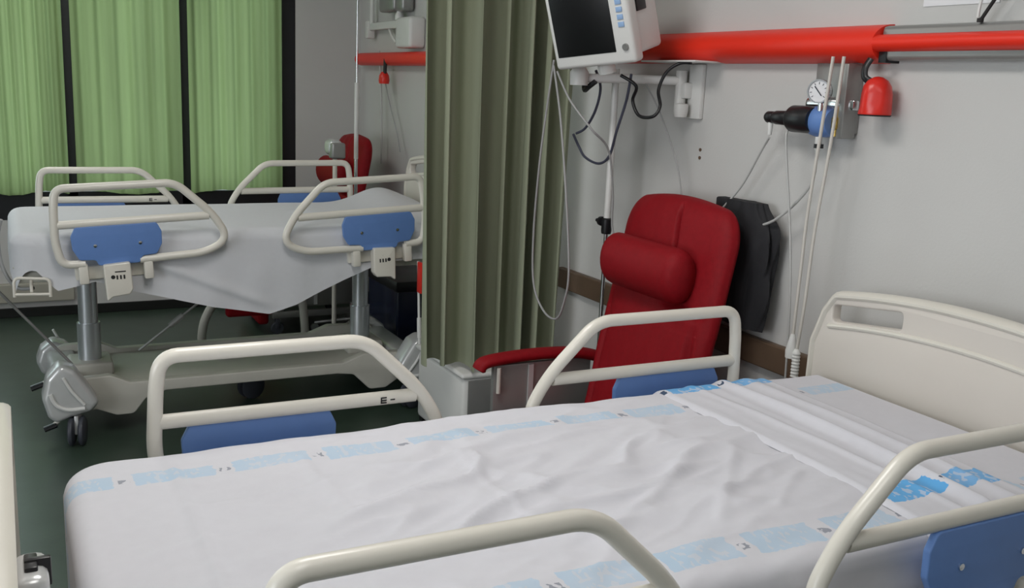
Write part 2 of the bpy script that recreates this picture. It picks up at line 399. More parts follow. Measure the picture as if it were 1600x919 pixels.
def headboard(parent, y, dz):
    top = []
    n = 28
    for i in range(n + 1):
        t = -1 + 2 * i / n; x = t * 0.50
        z = 1.033 - 0.052 * t * t - 0.17 * max(0, abs(t) - 0.86) ** 1.6 * 18
        top.append((x, z))
    out = [(-0.50, 0.50)] + top + [(0.50, 0.50)]
    def slot(x0, x1):
        f = lambda x: 1.033 - 0.052 * (x / 0.5) ** 2
        inner = x0 if abs(x0) < abs(x1) else x1
        pts = [(x0, f(x0) - 0.032), (x1, f(x1) - 0.032), (x1, f(x1) - 0.080), (x0, f(x0) - 0.080)]
        return [(p.x, p.y) for p in fillet([(a, b_, 0) for a, b_ in pts], 0.012, 4, True)]
    h = prism('headboard', out, 0.035, 'board', parent, holes=[slot(-0.43, -0.19), slot(0.19, 0.43)], bevel=0.006, plane='xz', at=0)
    h.location = (0, y, dz)
    bm = B()                                       # rolled top edge and side returns
    path = [(-0.497, 0, 0.50)] + [(x * 0.99, 0, z - 0.006) for x, z in top] + [(0.497, 0, 0.50)]
    tube(bm, fillet(path, 0.02, 2), 0.026, 14, flat=(0.55, 1.0), ref=(1, 0, 0.001))
    obj('board_rim', bm, 'cream', h)
    bm = B(); f = lambda x: 1.033 - 0.052 * (x / 0.5) ** 2
    tube(bm, [(x, -0.017, f(x) - 0.093) for x in [-0.44 + 0.88 * i / 20 for i in range(21)]], 0.007, 8)
    obj('board_ridge', bm, 'cream', h)
    return h

def castor(parent, x, y, h=0.135, name='castor', rz=0.25):
    bm = B()
    for sx in (-1, 1):
        lathe(bm, [(0.0, -0.012), (0.050, -0.012), (0.060, -0.006), (0.062, 0), (0.060, 0.006), (0.050, 0.012), (0.0, 0.012)], (sx * 0.020, 0, 0.062), 'x', 24)
    c = obj(name, bm, 'tyre', parent); c.location = (x, y, 0); c.rotation_euler = (0, 0, rz)
    bm = B()
    lathe(bm, [(0.012, 0.06), (0.016, 0.10), (0.016, h)], (0, 0.018, 0), 'z', 14)
    box(bm, (-0.008, -0.02, 0.05), (0.008, 0.03, 0.13), 0.004)
    obj('castor_fork', bm, 'silver', c)
    return c

def make_bed(x, y, lift, label, rails, boards=True):
    t = thing('hospital_bed', label, 'bed', (x, y, 0), 0, 'hospital beds')
    L = lift
    for kw in rails: make_rail(t, **kw)
    headboard(t, 2.065, L)
    if boards:
        prof = [(-0.50, 0.42)]
        for i in range(17):
            q = -1 + 2 * i / 16; prof.append((q * 0.50, 0.925 - 0.05 * q * q - 0.15 * max(0, abs(q) - 0.85) ** 1.6 * 18))
        prof.append((0.50, 0.42))
        fb = prism('footboard', prof, 0.03, 'board', t, bevel=0.006, plane='xz', at=0); fb.location = (0, -0.036, 0.012)
        bm = B(); tube(bm, fillet([(a * 0.99, 0, b_) for a, b_ in prof], 0.02, 2), 0.024, 14, flat=(0.55, 1), ref=(1, 0, 0.001)); obj('board_rim', bm, 'cream', fb)
        bm = B()                                    # holder clipped over the footboard
        box(bm, (0.03, 0.016, 0.68), (0.13, 0.062, 0.803), 0.015, 3); ob = obj('board_clip', bm, 'silver', fb)
        bm = B(); box(bm, (0.055, 0.030, 0.800), (0.105, 0.048, 0.810), 0.003); box(bm, (0.074, 0.030, 0.768), (0.086, 0.066, 0.813), 0.003); obj('clip_latch', bm, 'black', fb)
    # deck
    bm = B()
    for sx in (-1, 1): box(bm, (sx * 0.40 - 0.02, 0.11, 0.575 + L), (sx * 0.40 + 0.02, 1.98, 0.625 + L), 0.006)
    for yy in (0.12, 0.5, 1.0, 1.5, 1.97): box(bm, (-0.40, yy - 0.02, 0.585 + L), (0.40, yy + 0.02, 0.62 + L), 0.005)
    obj('deck_frame', bm, 'frame', t)
    for a, b_ in ((0.10, 0.70), (0.72, 1.02), (1.04, 1.98)):
        obj('deck_panel', box(B(), (-0.41, a, 0.628 + L), (0.41, b_, 0.640 + L), 0.004), 'frame', t)
    # columns
    for yy, zt in ((0.385, 0.585), (1.63, 0.585)):
        bm = B(); lathe(bm, [(0.0, 0.26), (0.040, 0.26), (0.040, zt + L - 0.03), (0.046, zt + L - 0.03), (0.046, zt + L), (0, zt + L)], (0, yy, 0), 'z', 28)
        co = obj('lift_column', bm, 'steel', t)
        bm = B(); lathe(bm, [(0.048, 0.25), (0.048, 0.425), (0.042, 0.425)], (0, yy, 0), 'z', 28); obj('column_sleeve', bm, 'steel', co)
        bm = B(); lathe(bm, [(0.05, zt + L - 0.035), (0.054, zt + L - 0.03), (0.054, zt + L - 0.012), (0.05, zt + L - 0.01)], (0, yy, 0), 'z', 28); obj('column_collar', bm, 'darkframe', co)
    # base: long beam with lobed ends
    o = [(0.25, 0.255), (0.44, 0.262), (0.52, 0.225), (1.45, 0.225), (1.55, 0.262), (1.78, 0.255), (1.82, 0.15), (1.74, 0.135), (1.66, 0.085), (1.58, 0.085), (1.50, 0.165), (1.42, 0.175), (0.66, 0.175), (0.58, 0.15), (0.53, 0.085), (0.46, 0.085), (0.38, 0.12), (0.27, 0.10)]
    for sx in (-1, 1):
        prism('base_beam', o, 0.05, 'frame', t, bevel=0.006, at=sx * 0.285, fil=0.03, n=4)
    bm = B(); box(bm, (-0.27, 0.30, 0.185), (0.27, 1.76, 0.205), 0.004)
    for yy in (0.385, 1.63): box(bm, (-0.10, yy - 0.09, 0.20), (0.10, yy + 0.09, 0.262), 0.015, 3)
    box(bm, (-0.06, 0.95, 0.20), (0.0, 1.06, 0.235), 0.008)
    obj('base_plate', bm, 'frame', t)
    # end covers
    for yy, sg in ((0.27, -1), (1.79, 1)):
        m_ = lambda y: yy + (y - 0.30) * -sg
        o3 = [(0.225, 0.13), (0.205, 0.20), (0.225, 0.275), (0.275, 0.325), (0.330, 0.300), (0.385, 0.225), (0.420, 0.17), (0.385, 0.14), (0.31, 0.125), (0.255, 0.105)]
        o3 = [(m_(a), b_) for a, b_ in o3]
        if sg > 0: o3 = o3[::-1]
        for sx in (-1, 1):
            k_ = 1.13 if sx > 0 else 0.78
            cv = prism('corner_cover', [(a, b_ * k_ - (k_ - 1) * 0.10) for a, b_ in o3], 0.13, 'silver', t, bevel=0.022, at=sx * 0.35, fil=0.03, n=5)
            bm = B(); tube(bm, smooth_path([(sx * 0.417, m_(0.235), 0.235), (sx * 0.418, m_(0.255), 0.19), (sx * 0.418, m_(0.30), 0.165), (sx * 0.417, m_(0.36), 0.165)], 5), 0.008, 8); tube(bm, smooth_path([(sx * 0.417, m_(0.285), 0.30), (sx * 0.418, m_(0.315), 0.24), (sx * 0.417, m_(0.36), 0.18)], 5), 0.006, 8)
            obj('cover_rib', bm, 'white', cv)
        bm = B(); box(bm, (-0.30, yy - 0.05, 0.14), (0.30, yy + 0.07, 0.235), 0.02, 3); obj('base_cover', bm, 'silver', t, 50)
        for sx in (-1, 1): castor(t, sx * 0.385, yy + 0.03 * -sg, rz=1.35 if sg < 0 else 0.5 * sx)
    castor(t, 0.0, 1.09, 0.19, 'steering_castor', 0.4)
    # brake pedals
    for sx in (1,):
        for zz, yy in ((0.245, 0.175), (0.065, 0.215)):
            bm = B(); tube(bm, [(sx * 0.30, 0.25, zz + 0.035), (sx * 0.30, yy, zz)], 0.010, 10); pd = obj('brake_pedal', bm, 'cream', t)
            bm = B(); tube(bm, [(sx * 0.30, yy + 0.012, zz + 0.004), (sx * 0.30, yy - 0.035, zz - 0.012)], 0.015, 10, flat=(1.4, 0.8)); obj('pedal_grip', bm, 'black', pd)
    # stay rods under the deck
    bm = B(); tube(bm, [(0.22, 0.02, 0.585 + L * 0.6), (0.22, 0.30, 0.30)], 0.006, 8); obj('stay_rod', bm, 'grey', t)
    bm = B(); tube(bm, [(-0.1, 0.60, 0.25), (-0.1, 1.0, 0.56)], 0.006, 8); tube(bm, [(-0.1, 0.74, 0.358), (-0.1, 0.80, 0.405)], 0.014, 8); obj('stay_rod', bm, 'grey', t)
    # sheet holder hoop at the foot
    bm = B(); tube(bm, fillet([(0.46, 0.10, 0.53 + L), (0.46, 0.10, 0.605 + L), (0.46, 0.225, 0.595 + L), (0.46, 0.225, 0.525 + L)], 0.02, 4), 0.006, 8)
    tube(bm, [(0.46, 0.10, 0.54 + L), (0.46, 0.225, 0.535 + L)], 0.006, 8); tube(bm, [(0.46, 0.16, 0.545 + L), (0.40, 0.16, 0.60 + L)], 0.006, 8); obj('linen_hoop', bm, 'cream', t)
    return t
ra = lambda side, mir, **k: dict(x=side * 0.49, side=side, mir=mir, **k)
bedA = make_bed(-1.56, 0, 0.0, 'near hospital bed with cream side rails, curved headboard and printed white sheet on it',
    [ra(-1, False), ra(-1, True), ra(1, False, dz=-0.004), ra(1, True, dz=0.006)])
bedB = make_bed(-4.60, -0.09, 0.12, 'far hospital bed by the green window curtains, standing high on two steel columns',
    [ra(-1, False, dz=0.093, tilt=0.0, dy=-0.02), ra(-1, True, dz=0.13, tilt=0.01, dy=-0.03), ra(1, False, dz=0.128, tilt=0.05), ra(1, True, dz=0.143, tilt=0.06)], boards=False)

# ---------------------------------------------------------------- mattresses and sheets
def mattress(x, y0, y1, z0, z1, label):
    bm = B(); box(bm, (-0.415, y0, z0), (0.415, y1 - 0.01, z1), 0.035, 4)
    o = obj('mattress', bm, 'white'); o.location = (x, 0, 0); tag(o, label, 'mattress'); return o
mattress(-1.56, 0.11, 1.99, 0.642, 0.750, 'thin white mattress under the printed sheet of the near bed')
mattress(-4.60, 0.05, 1.90, 0.762, 0.868, 'thin white mattress under the draped sheet of the far bed')

def nz(x, y, z=0): return noise.noise(Vector((x, y, z)))
def ridged(x, y, z=0): return 1 - 2 * abs(nz(x, y, z))
def sstep(a, b, x):
    t = min(1, max(0, (x - a) / (b - a))); return t * t * (3 - 2 * t)
def crease(px, py, ax, ay, bx, by, w, soft=1.0):
    dx, dy = bx - ax, by - ay; l = math.hypot(dx, dy); t = ((px - ax) * dx + (py - ay) * dy) / l / l
    d = ((px - ax) * dy - (py - ay) * dx) / l
    return math.exp(-(d / w) ** 2) * sstep(-0.02, 0.1, t) * (1 - sstep(0.85, 1.05, t))
def drape(W2, y0, y1, ztop, near, far, foot, head, wr, res=0.0105, r=0.045, flare=0.05, cr=0.10):
    """cloth over a box |x|<W2, y0<y<y1. near/far/foot = hem drop lengths (functions)."""
    bm = B(); uvl = bm.loops.layers.uv.new('UVMap')
    nx0, nx1 = -W2 - 0.32, W2 + 0.42
    yy0, yy1 = y0 - 0.30, y1 + head
    NX, NY = int((nx1 - nx0) / res), int((yy1 - yy0) / res)
    g = []; uvs = []
    for j in range(NY + 1):
        b_ = j / NY
        row = []; ur = []
        for i in range(NX + 1):
            a = i / NX
            # cloth coordinate
            py = yy0 + (yy1 - yy0) * b_
            lo = -W2 - far(py); hi = W2 + near(py)
            px = lo + (hi - lo) * a
            fo = foot(px)
            if py < y0: py = y0 - (y0 - py) / 0.30 * fo
            # nearest point in rounded rectangle
            cx = min(max(px, -W2 + cr), W2 - cr); cy = max(py, y0 + cr)
            dx, dy = px - cx, py - cy; d = math.hypot(dx, dy)
            if abs(dx) < 1e-9 or dy >= 0: 
                if dy >= 0: cy = py; dy = 0; d = abs(dx)
            inn = cr - r
            if d > 1e-9: ux, uy = dx / d, dy / d
            else: ux = uy = 0
            t = d - inn
            if t <= 0: X, Y, Z = px, py, ztop; drop = 0
            else:
                L = r * PI / 2
                if t < L: an = t / r; o = inn + r * math.sin(an); drop = r * (1 - math.cos(an))
                else: drop = r + (t - L); o = inn + r + flare * (t - L)
                X, Y, Z = cx + ux * o, cy + uy * o, ztop - drop
            dd = wr(X, Y, drop)
            if drop > 0.03:
                X += ux * dd; Y += uy * dd * 0.5
            else: Z += dd
            row.append(bm.verts.new((X, Y, Z))); ur.append((py, px))
        g.append(row); uvs.append(ur)
    for j in range(NY):
        for i in range(NX):
            f = bm.faces.new((g[j][i], g[j][i + 1], g[j + 1][i + 1], g[j + 1][i]))
            for l, (jj, ii) in zip(f.loops, ((j, i), (j, i + 1), (j + 1, i + 1), (j + 1, i))): l[uvl].uv = uvs[jj][ii]
    return bm
def wrA(x, y, drop):
    X = x - 1.56
    if drop > 0.03:
        return 0.010 * nz(x * 3, y * 9, 4) * min(1, drop * 6) + 0.004
    v = 0.0
    # long soft pulls running diagonally across the bed
    c, s = math.cos(0.30), math.sin(0.30)
    al, ac = y * c - x * s, y * s + x * c           # along / across the pulls
    env = math.exp(-((y - 0.95) / 0.55) ** 2) * math.exp(-((x + 0.02) / 0.36) ** 2)
    env2 = sstep(0.08, 0.35, y) * (1 - sstep(1.75, 1.95, y))
    v += 0.020 * env * max(0, ridged(al * 2.4 + 3 + 0.4 * nz(x * 4, y * 4, 5), ac * 10 + 0.5 * nz(x * 5, y * 5, 8), 1.7)) ** 2
    v += 0.010 * env * max(0, ridged(al * 5 + 1 + 0.4 * nz(x * 7, y * 7, 1), ac * 19, 7.7)) ** 2
    c2, s2 = math.cos(-0.35), math.sin(-0.35); al2, ac2 = y * c2 - x * s2, y * s2 + x * c2
    v += 0.006 * env2 * nz(al2 * 3, ac2 * 9, 3.1)
    v += 0.0022 * env2 * nz(x * 22, y * 14, 9)
    v += 0.0055 * crease(X, y, -1.97, 0.26, -1.30, 0.26, 0.009)     # sharp ironed fold near the foot
    v += 0.004 * crease(X, y, -1.88, 0.50, -1.55, 0.52, 0.012)
    v += 0.0035 * crease(X, y, -1.83, 0.80, -1.40, 0.80, 0.010)
    v += 0.009 * crease(X, y, -1.50, 0.42, -1.75, 0.95, 0.016) + 0.009 * crease(X, y, -1.38, 0.55, -1.68, 1.10, 0.018)
    v += 0.007 * crease(X, y, -1.30, 0.85, -1.55, 1.25, 0.012) + 0.006 * crease(X, y, -1.28, 1.10, -1.60, 1.40, 0.012)
    v += 0.005 * crease(X, y, -1.30, 1.25, -1.45, 1.45, 0.010) + 0.006 * crease(X, y, -1.65, 0.55, -1.85, 0.80, 0.02)
    v -= 0.006 * crease(X, y, -1.45, 0.50, -1.70, 1.02, 0.018)
    return v + 0.002
shA = sheet_mat('printed_sheet', [(-0.305, 0.030), (0.355, 0.034)], 0.38)
bm = drape(0.445, 0.067, 1.99, 0.765, lambda y: 0.30, lambda y: 0.16, lambda x: 0.30, 0.012, wrA, res=0.0085, cr=0.09, r=0.035, flare=0.0)
o = obj('bed_sheet', bm, shA, None, 180); o.location = (-1.56, 0, 0)
tag(o, 'wrinkled white sheet with pale blue printed bands spread over the near bed', 'sheet')

# draw sheet across the head end of the near bed: doubled cloth with straight folds
def drawsheet():
    bm = B(); uvl = bm.loops.layers.uv.new('UVMap'); NX, NY = 150, 70; g = []; uvs = []
    W2 = 0.45; tot0, tot1 = -W2 - 0.05, W2 + 0.03
    for j in range(NY + 1):
        s = j / NY; row = []; ur = []
        for i in range(NX + 1):
            q = tot0 + (tot1 - tot0) * i / NX
            t = (q - tot0) / (tot1 - tot0)
            ya = 1.445 + 0.03 * math.sin(3.0 * t) ; yb = 1.80 + 0.02 * math.sin(2.4 * t + 0.7) - 0.02 * t
            y = ya + (yb - ya) * s
            z = 0.7765; x = q
            if abs(q) > W2 - 0.045:
                e = abs(q) - (W2 - 0.045); r = 0.05; sg = 1 if q > 0 else -1
                an = min(e / r, PI / 2); x = sg * ((W2 - 0.045) + r * math.sin(an)); z -= r * (1 - math.cos(an)) + max(0, e - r * PI / 2)
            f = 0.0
            for (c0, c1, wd, h) in ((0.60, 0.52, 0.05, 0.020), (0.80, 0.78, 0.055, 0.013), (0.30, 0.36, 0.035, 0.007), (0.985, 0.985, 0.03, 0.005), (0.02, 0.015, 0.03, 0.004)):
                cc = c0 + (c1 - c0) * t; f += h * math.exp(-((s - cc) / wd) ** 2) * (0.45 + 0.55 * sstep(0.0, 0.5, t))
            f += 0.002 * nz(x * 8, y * 30, 2) + 0.001 - 0.012 * math.exp(-(s / 0.03) ** 2) - 0.009 * math.exp(-((1 - s) / 0.025) ** 2)
            row.append(bm.verts.new((x, y, z + f))); ur.append((y, q))
        g.append(row); uvs.append(ur)
    for j in range(NY):
        for i in range(NX):
            f = bm.faces.new((g[j][i], g[j][i + 1], g[j + 1][i + 1], g[j + 1][i]))
            for l, (jj, ii) in zip(f.loops, ((j, i), (j, i + 1), (j + 1, i + 1), (j + 1, i))): l[uvl].uv = uvs[jj][ii]
    return bm
shD = sheet_mat('printed_drawsheet', [(-0.405, 0.030), (0.300, 0.034)], 0.95, blue=(0.13, 0.42, 0.78))
o = obj('draw_sheet', drawsheet(), shD, None, 180); o.location = (-1.56, 0, 0)
tag(o, 'folded white draw sheet with stronger blue print across the head end of the near bed', 'sheet')

def wrB(x, y, drop):
    if drop > 0.03:
        v = 0.012 * nz(x * 2, y * 7, drop * 5) * min(1, drop * 6) + 0.004
        v += 0.014 * crease(y, drop, 0.35, 0.05, 1.0, 0.33, 0.02)
        return v
    v = 0.002 + 0.003 * nz(x * 6, y * 4, 2)
    v += 0.075 * math.exp(-((y - 1.77) / 0.16) ** 2) * sstep(0.25, -0.42, x)
    v += 0.010 * crease(x, y, -0.1, 1.2, 0.38, 1.7, 0.03)
    return v
def nearB(y):
    ks = [(-1, 0.09), (0.0, 0.11), (0.09, 0.12), (0.16, 0.20), (0.30, 0.17), (0.45, 0.22), (0.75, 0.30), (0.98, 0.345), (1.10, 0.31), (1.30, 0.22), (1.5, 0.14), (3, 0.10)]
    for (a, va), (b_, vb) in zip(ks, ks[1:]):
        if a <= y <= b_: t = (y - a) / (b_ - a); return va + (vb - va) * t
    return 0.1
shB = sheet_mat('plain_sheet', [(-0.62, 0.02)], 0.1, base=(0.64, 0.65, 0.68))
bm = drape(0.445, 0.005, 1.90, 0.885, nearB, lambda y: 0.14, lambda x: 0.13, 0.01, wrB, res=0.012, cr=0.08)
o = obj('bed_sheet', bm, shB, None, 180); o.location = (-4.60, 0, 0)
tag(o, 'plain white sheet hanging in a point over the side of the far bed', 'sheet')

# ---------------------------------------------------------------- recliner chairs
def pad(bm, x0, x1, prof, bulge=0.02, seg=24, er=0.05):
    """cushion: closed profile in (y,z), extruded in x with rounded ends"""
    n = len(prof); cy = sum(p[0] for p in prof) / n; cz = sum(p[1] for p in prof) / n
    rings = []
    for i in range(seg + 1):
        t = i / seg; x = x0 + (x1 - x0) * t
        e = min(x - x0, x1 - x); k = 0
        if e < er: k = 1 - math.sqrt(max(0, 1 - (1 - e / er) ** 2))
        rings.append([bm.verts.new((x, p[0] + (cy - p[0]) * 0 - 0, p[1])) for p in prof])
        # shrink towards profile by offset
        for v, p in zip(rings[-1], prof):
            d = Vector((0, p[0] - cy, p[1] - cz)); l = d.length
            if l > 1e-6: v.co -= d / l * min(k * er, l * 0.95)
    for A, Bq in zip(rings, rings[1:]):
        for k in range(n): bm.faces.new((A[k], A[(k + 1) % n], Bq[(k + 1) % n], Bq[k]))
    bm.faces.new(rings[0][::-1]); bm.faces.new(rings[-1])
    return bm
def chair(loc, label):
    t = thing('recliner_chair', label, 'armchair', loc, 0, 'red recliner chairs')
    # backrest as a sculpted cushion: front grid with creases + back
    bm = B(); NU, NV = 130, 130; W = 0.30
    def edge(v):          # half-width with rounded top corners
        z = v
        w = W
        if z > 0.84: w = W - 0.10 * (1 - math.sqrt(max(0, 1 - ((z - 0.84) / 0.16) ** 2)))
        if z < 0.35: w = W * (0.95 + 0.05 * z / 0.35)
        return w
    def surf(u, v, back):
        w = edge(v); x = u * w
        z = 0.34 + v * 0.845
        top = 1 - 0.02 * u * u
        z = 0.34 + v * 0.845 * (top if v > 0.5 else 1)
        yc = 0.0 - 0.17 * (1 - v) ** 1.1         # lean back: bottom forward (-y)
        th = 0.052 * (max(0, 1 - abs(u) ** 5)) ** 0.5 * (max(0, 1 - max(0, (v - 0.80) / 0.20) ** 4)) ** 0.5
        if back: y = yc + 0.055 + th * 0.7
        else:
            y = yc + 0.05 - th
            cr = 0.040 * math.exp(-((u - 0.22 + 0.5 * (v - 0.8)) / 0.026) ** 2) * sstep(0.66, 0.80, v) * (1 - sstep(0.90, 0.99, v))
            cr += 0.034 * math.exp(-((v - 0.605 + 0.03 * u) / 0.014) ** 2) * sstep(0.1, 0.4, u) * (1 - sstep(0.7, 0.95, u))
            cr += 0.020 * math.exp(-((abs(u) - 0.80) / 0.05) ** 2) * (1 - sstep(0.40, 0.60, v))
            y += cr - 0.008 * math.sin(PI * v) * (1 - u * u) + 0.002 * nz(u * 5, v * 9, 1)
        return (x, y, z)
    fr = [[bm.verts.new(surf(-1 + 2 * i / NU, j / NV, False)) for i in range(NU + 1)] for j in range(NV + 1)]
    bk = [[bm.verts.new(surf(-1 + 2 * i / NU, j / NV, True)) for i in range(NU + 1)] for j in range(NV + 1)]
    for G, fl in ((fr, 0), (bk, 1)):
        for j in range(NV):
            for i in range(NU):
                q = (G[j][i], G[j][i + 1], G[j + 1][i + 1], G[j + 1][i]); bm.faces.new(q[::-1] if fl else q)
    for j in range(NV):
        bm.faces.new((fr[j][0], fr[j + 1][0], bk[j + 1][0], bk[j][0])); bm.faces.new((fr[j][NU], bk[j][NU], bk[j + 1][NU], fr[j + 1][NU]))
    for i in range(NU):
        bm.faces.new((fr[0][i], bk[0][i], bk[0][i + 1], fr[0][i + 1])); bm.faces.new((fr[NV][i], fr[NV][i + 1], bk[NV][i + 1], bk[NV][i]))
    obj('backrest', bm, 'leather', t, 60)
    # head cushion roll
    bm = B(); prof = []
    for k in range(24):
        a = 2 * PI * k / 24; prof.append((-0.090 + 0.066 * math.cos(a), 0.945 + 0.092 * math.sin(a)))
    pad(bm, -0.235, 0.215, prof, er=0.055, seg=36)
    hc = obj('head_cushion', bm, 'leather', t, 60)
    # seat
    bm = B(); box(bm, (-0.265, -0.56, 0.24), (0.265, -0.08, 0.36), 0.045, 4)
    for v in bm.verts:
        if v.co.z > 0.33: v.co.z += 0.02 * math.cos(v.co.x / 0.3 * PI / 2) * math.cos((v.co.y + 0.37) / 0.35)
    obj('seat', bm, 'leather', t, 60)
    bm = B(); box(bm, (-0.26, -0.63, 0.06), (0.26, -0.565, 0.33), 0.02, 3); obj('leg_rest', bm, 'leather', t, 60)
    bm = B(); box(bm, (-0.27, -0.54, 0.16), (0.27, -0.02, 0.235), 0.01); 
    for sx in (-1, 1): box(bm, (sx * 0.27 - 0.015, -0.55, 0.10), (sx * 0.27 + 0.015, 0.0, 0.14), 0.006); 
    for sx in (-1, 1):
        for yy in (-0.5, -0.05): box(bm, (sx * 0.27 - 0.012, yy - 0.02, 0.12), (sx * 0.27 + 0.012, yy + 0.02, 0.20), 0.004)
    obj('chair_frame', bm, 'grey', t)
    for sx in (-1, 1):
        bm = B()
        path = smooth_path([(sx * 0.375, -0.525, 0.520), (sx * 0.375, -0.49, 0.550), (sx * 0.375, -0.30, 0.562), (sx * 0.375, -0.12, 0.553), (sx * 0.37, -0.02, 0.53)], 6)
        rr = [0.018] + [0.024] * (len(path) - 2) + [0.015]
        tube(bm, path, rr, 14, flat=(1.5, 0.9), ref=(1, 0, 0))
        ar = obj('armrest', bm, 'leather', t, 60)
        obj('arm_panel', box(B(), (sx * 0.375 - 0.012, -0.47, 0.20), (sx * 0.375 + 0.012, -0.06, 0.535), 0.006), 'grey', ar)
        bm = B(); tube(bm, [(sx * 0.375 + 0.025, -0.455, 0.53), (sx * 0.375 + 0.025, -0.455, 0.435)], 0.008, 8); obj('arm_lever', bm, 'offwhite', ar)
        bm = B(); box(bm, (sx * 0.375 + 0.013, -0.33, 0.20), (sx * 0.375 + 0.02, -0.31, 0.53)); obj('panel_strip', bm, 'silver', ar)
    for sx in (-1, 1):
        for yy in (-0.52, -0.03):
            bm = B(); lathe(bm, [(0.0, -0.013), (0.035, -0.013), (0.04, 0), (0.035, 0.013), (0, 0.013)], (sx * 0.27, yy, 0.04), 'x', 18)
            box(bm, (sx * 0.27 - 0.02, yy - 0.012, 0.04), (sx * 0.27 + 0.02, yy + 0.012, 0.10), 0.004)
            obj('chair_castor', bm, 'tyre', t)
    return t
chA = chair((-2.70, 2.00, 0), 'dark red recliner armchair with a head cushion between the curtain and the near bed')
chB = dup(chA, (-6.02, 1.93, 0), 'dark red recliner armchair behind the far bed in the window corner')

# ---------------------------------------------------------------- bag on the wall behind the chair
bm = B(); NZ, NA = 44, 60; rings = []
for j in range(NZ + 1):
    t = j / NZ; z = 0.78 + 0.41 * t
    wx = 0.145 * (0.30 + 0.70 * math.sin(PI * min(1, t * 0.60 + 0.12)) ** 0.8) * (1 - 0.35 * sstep(0.78, 1.0, t))
    wy = 0.040 * (0.5 + 0.5 * math.sin(PI * min(1, t * 0.75 + 0.15)))
    ring = []
    for k in range(NA):
        a = 2 * PI * k / NA; d = 1 + 0.22 * nz(math.cos(a) * 1.8, math.sin(a) * 1.8, z * 6) + 0.10 * math.sin(a * 5 + z * 11) + 0.05 * math.sin(a * 11 - z * 23)
        ring.append(bm.verts.new((wx * math.cos(a) * d + 0.03 * (1 - t), wy * math.sin(a) * d, z)))
    rings.append(ring)
for A, Bq in zip(rings, rings[1:]):
    for k in range(NA): bm.faces.new((A[k], A[(k + 1) % NA], Bq[(k + 1) % NA], Bq[k]))
bm.faces.new(rings[0][::-1]); bm.faces.new(rings[-1])
bag = thing('shoulder_bag', 'crumpled black bag hanging on the wall behind the red chair', 'bag', (-2.505, 2.145, 0))
obj('bag_body', bm, 'blackcloth', bag, 60)
bm = B(); box(bm, (-0.135, -0.02, 1.15), (-0.075, 0.02, 1.19), 0.006); tube(bm, smooth_path([(-0.10, 0, 1.17), (-0.04, 0.0, 1.165), (0.0, 0.0, 1.15)], 5), 0.014, 8, flat=(1, 0.5))
obj('bag_strap', bm, 'blackcloth', bag, 60)

# ---------------------------------------------------------------- divider curtain
def divider():
    bm = B(); uvn = 240; nz_ = 60; g = []
    ya, yb = 1.455, 2.12
    for j in range(nz_ + 1):
        t = j / nz_; z = 0.395 + (2.62 - 0.395) * t
        row = []
        for i in range(uvn + 1):
            s = i / uvn
            ph = s * 6.3 * 2 * PI + 1.5 * math.sin(s * 8 + 0.4) + 0.6 * math.sin(t * 2.2 + s * 5) + 0.8
            amp = 0.078 * (0.75 + 0.35 * math.sin(s * 17 + 2)) * (1 - 0.25 * t)
            x = amp * math.sin(ph) + 0.012 * math.sin(ph * 2 + t) + 0.03 * math.sin(s * 6 + t * 1.7)
            y = ya + (yb - ya) * s + 0.030 * math.cos(ph * 1.0 + 0.6) - 0.035 * (1 - s) * math.sin(PI * min(1, t * 1.5)) * 0 
            y += (0.045 * (0.5 - t)) * (s - 0.6) * -1
            zz = z + (1 - t) ** 10 * (0.02 * math.sin(s * 5 + 2) - 0.03 * s)
            row.append(bm.verts.new((x, y, zz)))
        g.append(row)
    for j in range(nz_):
        for i in range(uvn): bm.faces.new((g[j][i], g[j][i + 1], g[j + 1][i + 1], g[j + 1][i]))
    return bm
dv = thing('divider_curtain', 'tall olive green curtain hanging in folds between the two beds', 'curtain', (-3.60, 0, 0))
obj('curtain_cloth', divider(), 'divcurt', dv, 180)
bm = B(); box(bm, (-0.012, -1.2, 2.64), (0.012, 2.18, 2.665)); box(bm, (-0.01, -1.0, 2.665), (0.01, -0.98, 2.75)); box(bm, (-0.01, 1.2, 2.665), (0.01, 1.22, 2.75)); obj('curtain_track', bm, 'white', dv, 0)
bm = B()
for k in range(12): tube(bm, [(0, 1.43 + k * 0.06, 2.61), (0, 1.43 + k * 0.06, 2.645)], 0.004, 6)
obj('curtain_glide', bm, 'white', dv, 0)

# white cabinet below the curtain
cb = thing('bedside_cabinet', 'low white cabinet standing under the hem of the olive curtain', 'cabinet', (-3.79, 1.85, 0))
bm = B(); box(bm, (-0.25, -0.22, 0.02), (0.25, 0.22, 0.335), 0.02, 3); obj('body', bm, 'white', cb)
bm = B(); box(bm, (-0.26, -0.23, 0.335), (0.26, 0.23, 0.36), 0.012, 3); obj('top', bm, 'white', cb)
bm = B()
for sx in (-1, 1):
    for sy in (-1, 1): box(bm, (sx * 0.22 - 0.02, sy * 0.19 - 0.02, 0), (sx * 0.22 + 0.02, sy * 0.19 + 0.02, 0.025))
obj('plinth', bm, 'black', cb, 0)
obj('side_panel', box(B(), (0.255, -0.20, 0.03), (0.262, 0.20, 0.33), 0.002), 'grey', cb)
# rod with red sleeve
rd = thing('marker_rod', 'thin white rod with a red sleeve leaning at the left of the olive curtain', 'rod', (-4.032, 1.632, 0.36))
bm = B(); tube(bm, [(0, 0, 0.0), (-0.035, 0, 0.375)], 0.006, 10); tube(bm, [(-0.002, 0, 0.03), (-0.010, 0, 0.12)], 0.010, 10); obj('rod', bm, 'white', rd)
bm = B(); box(bm, (-0.034, -0.006, 0.235), (0.012, 0.010, 0.375), 0.004); obj('red_sleeve', bm, 'redplastic', rd)

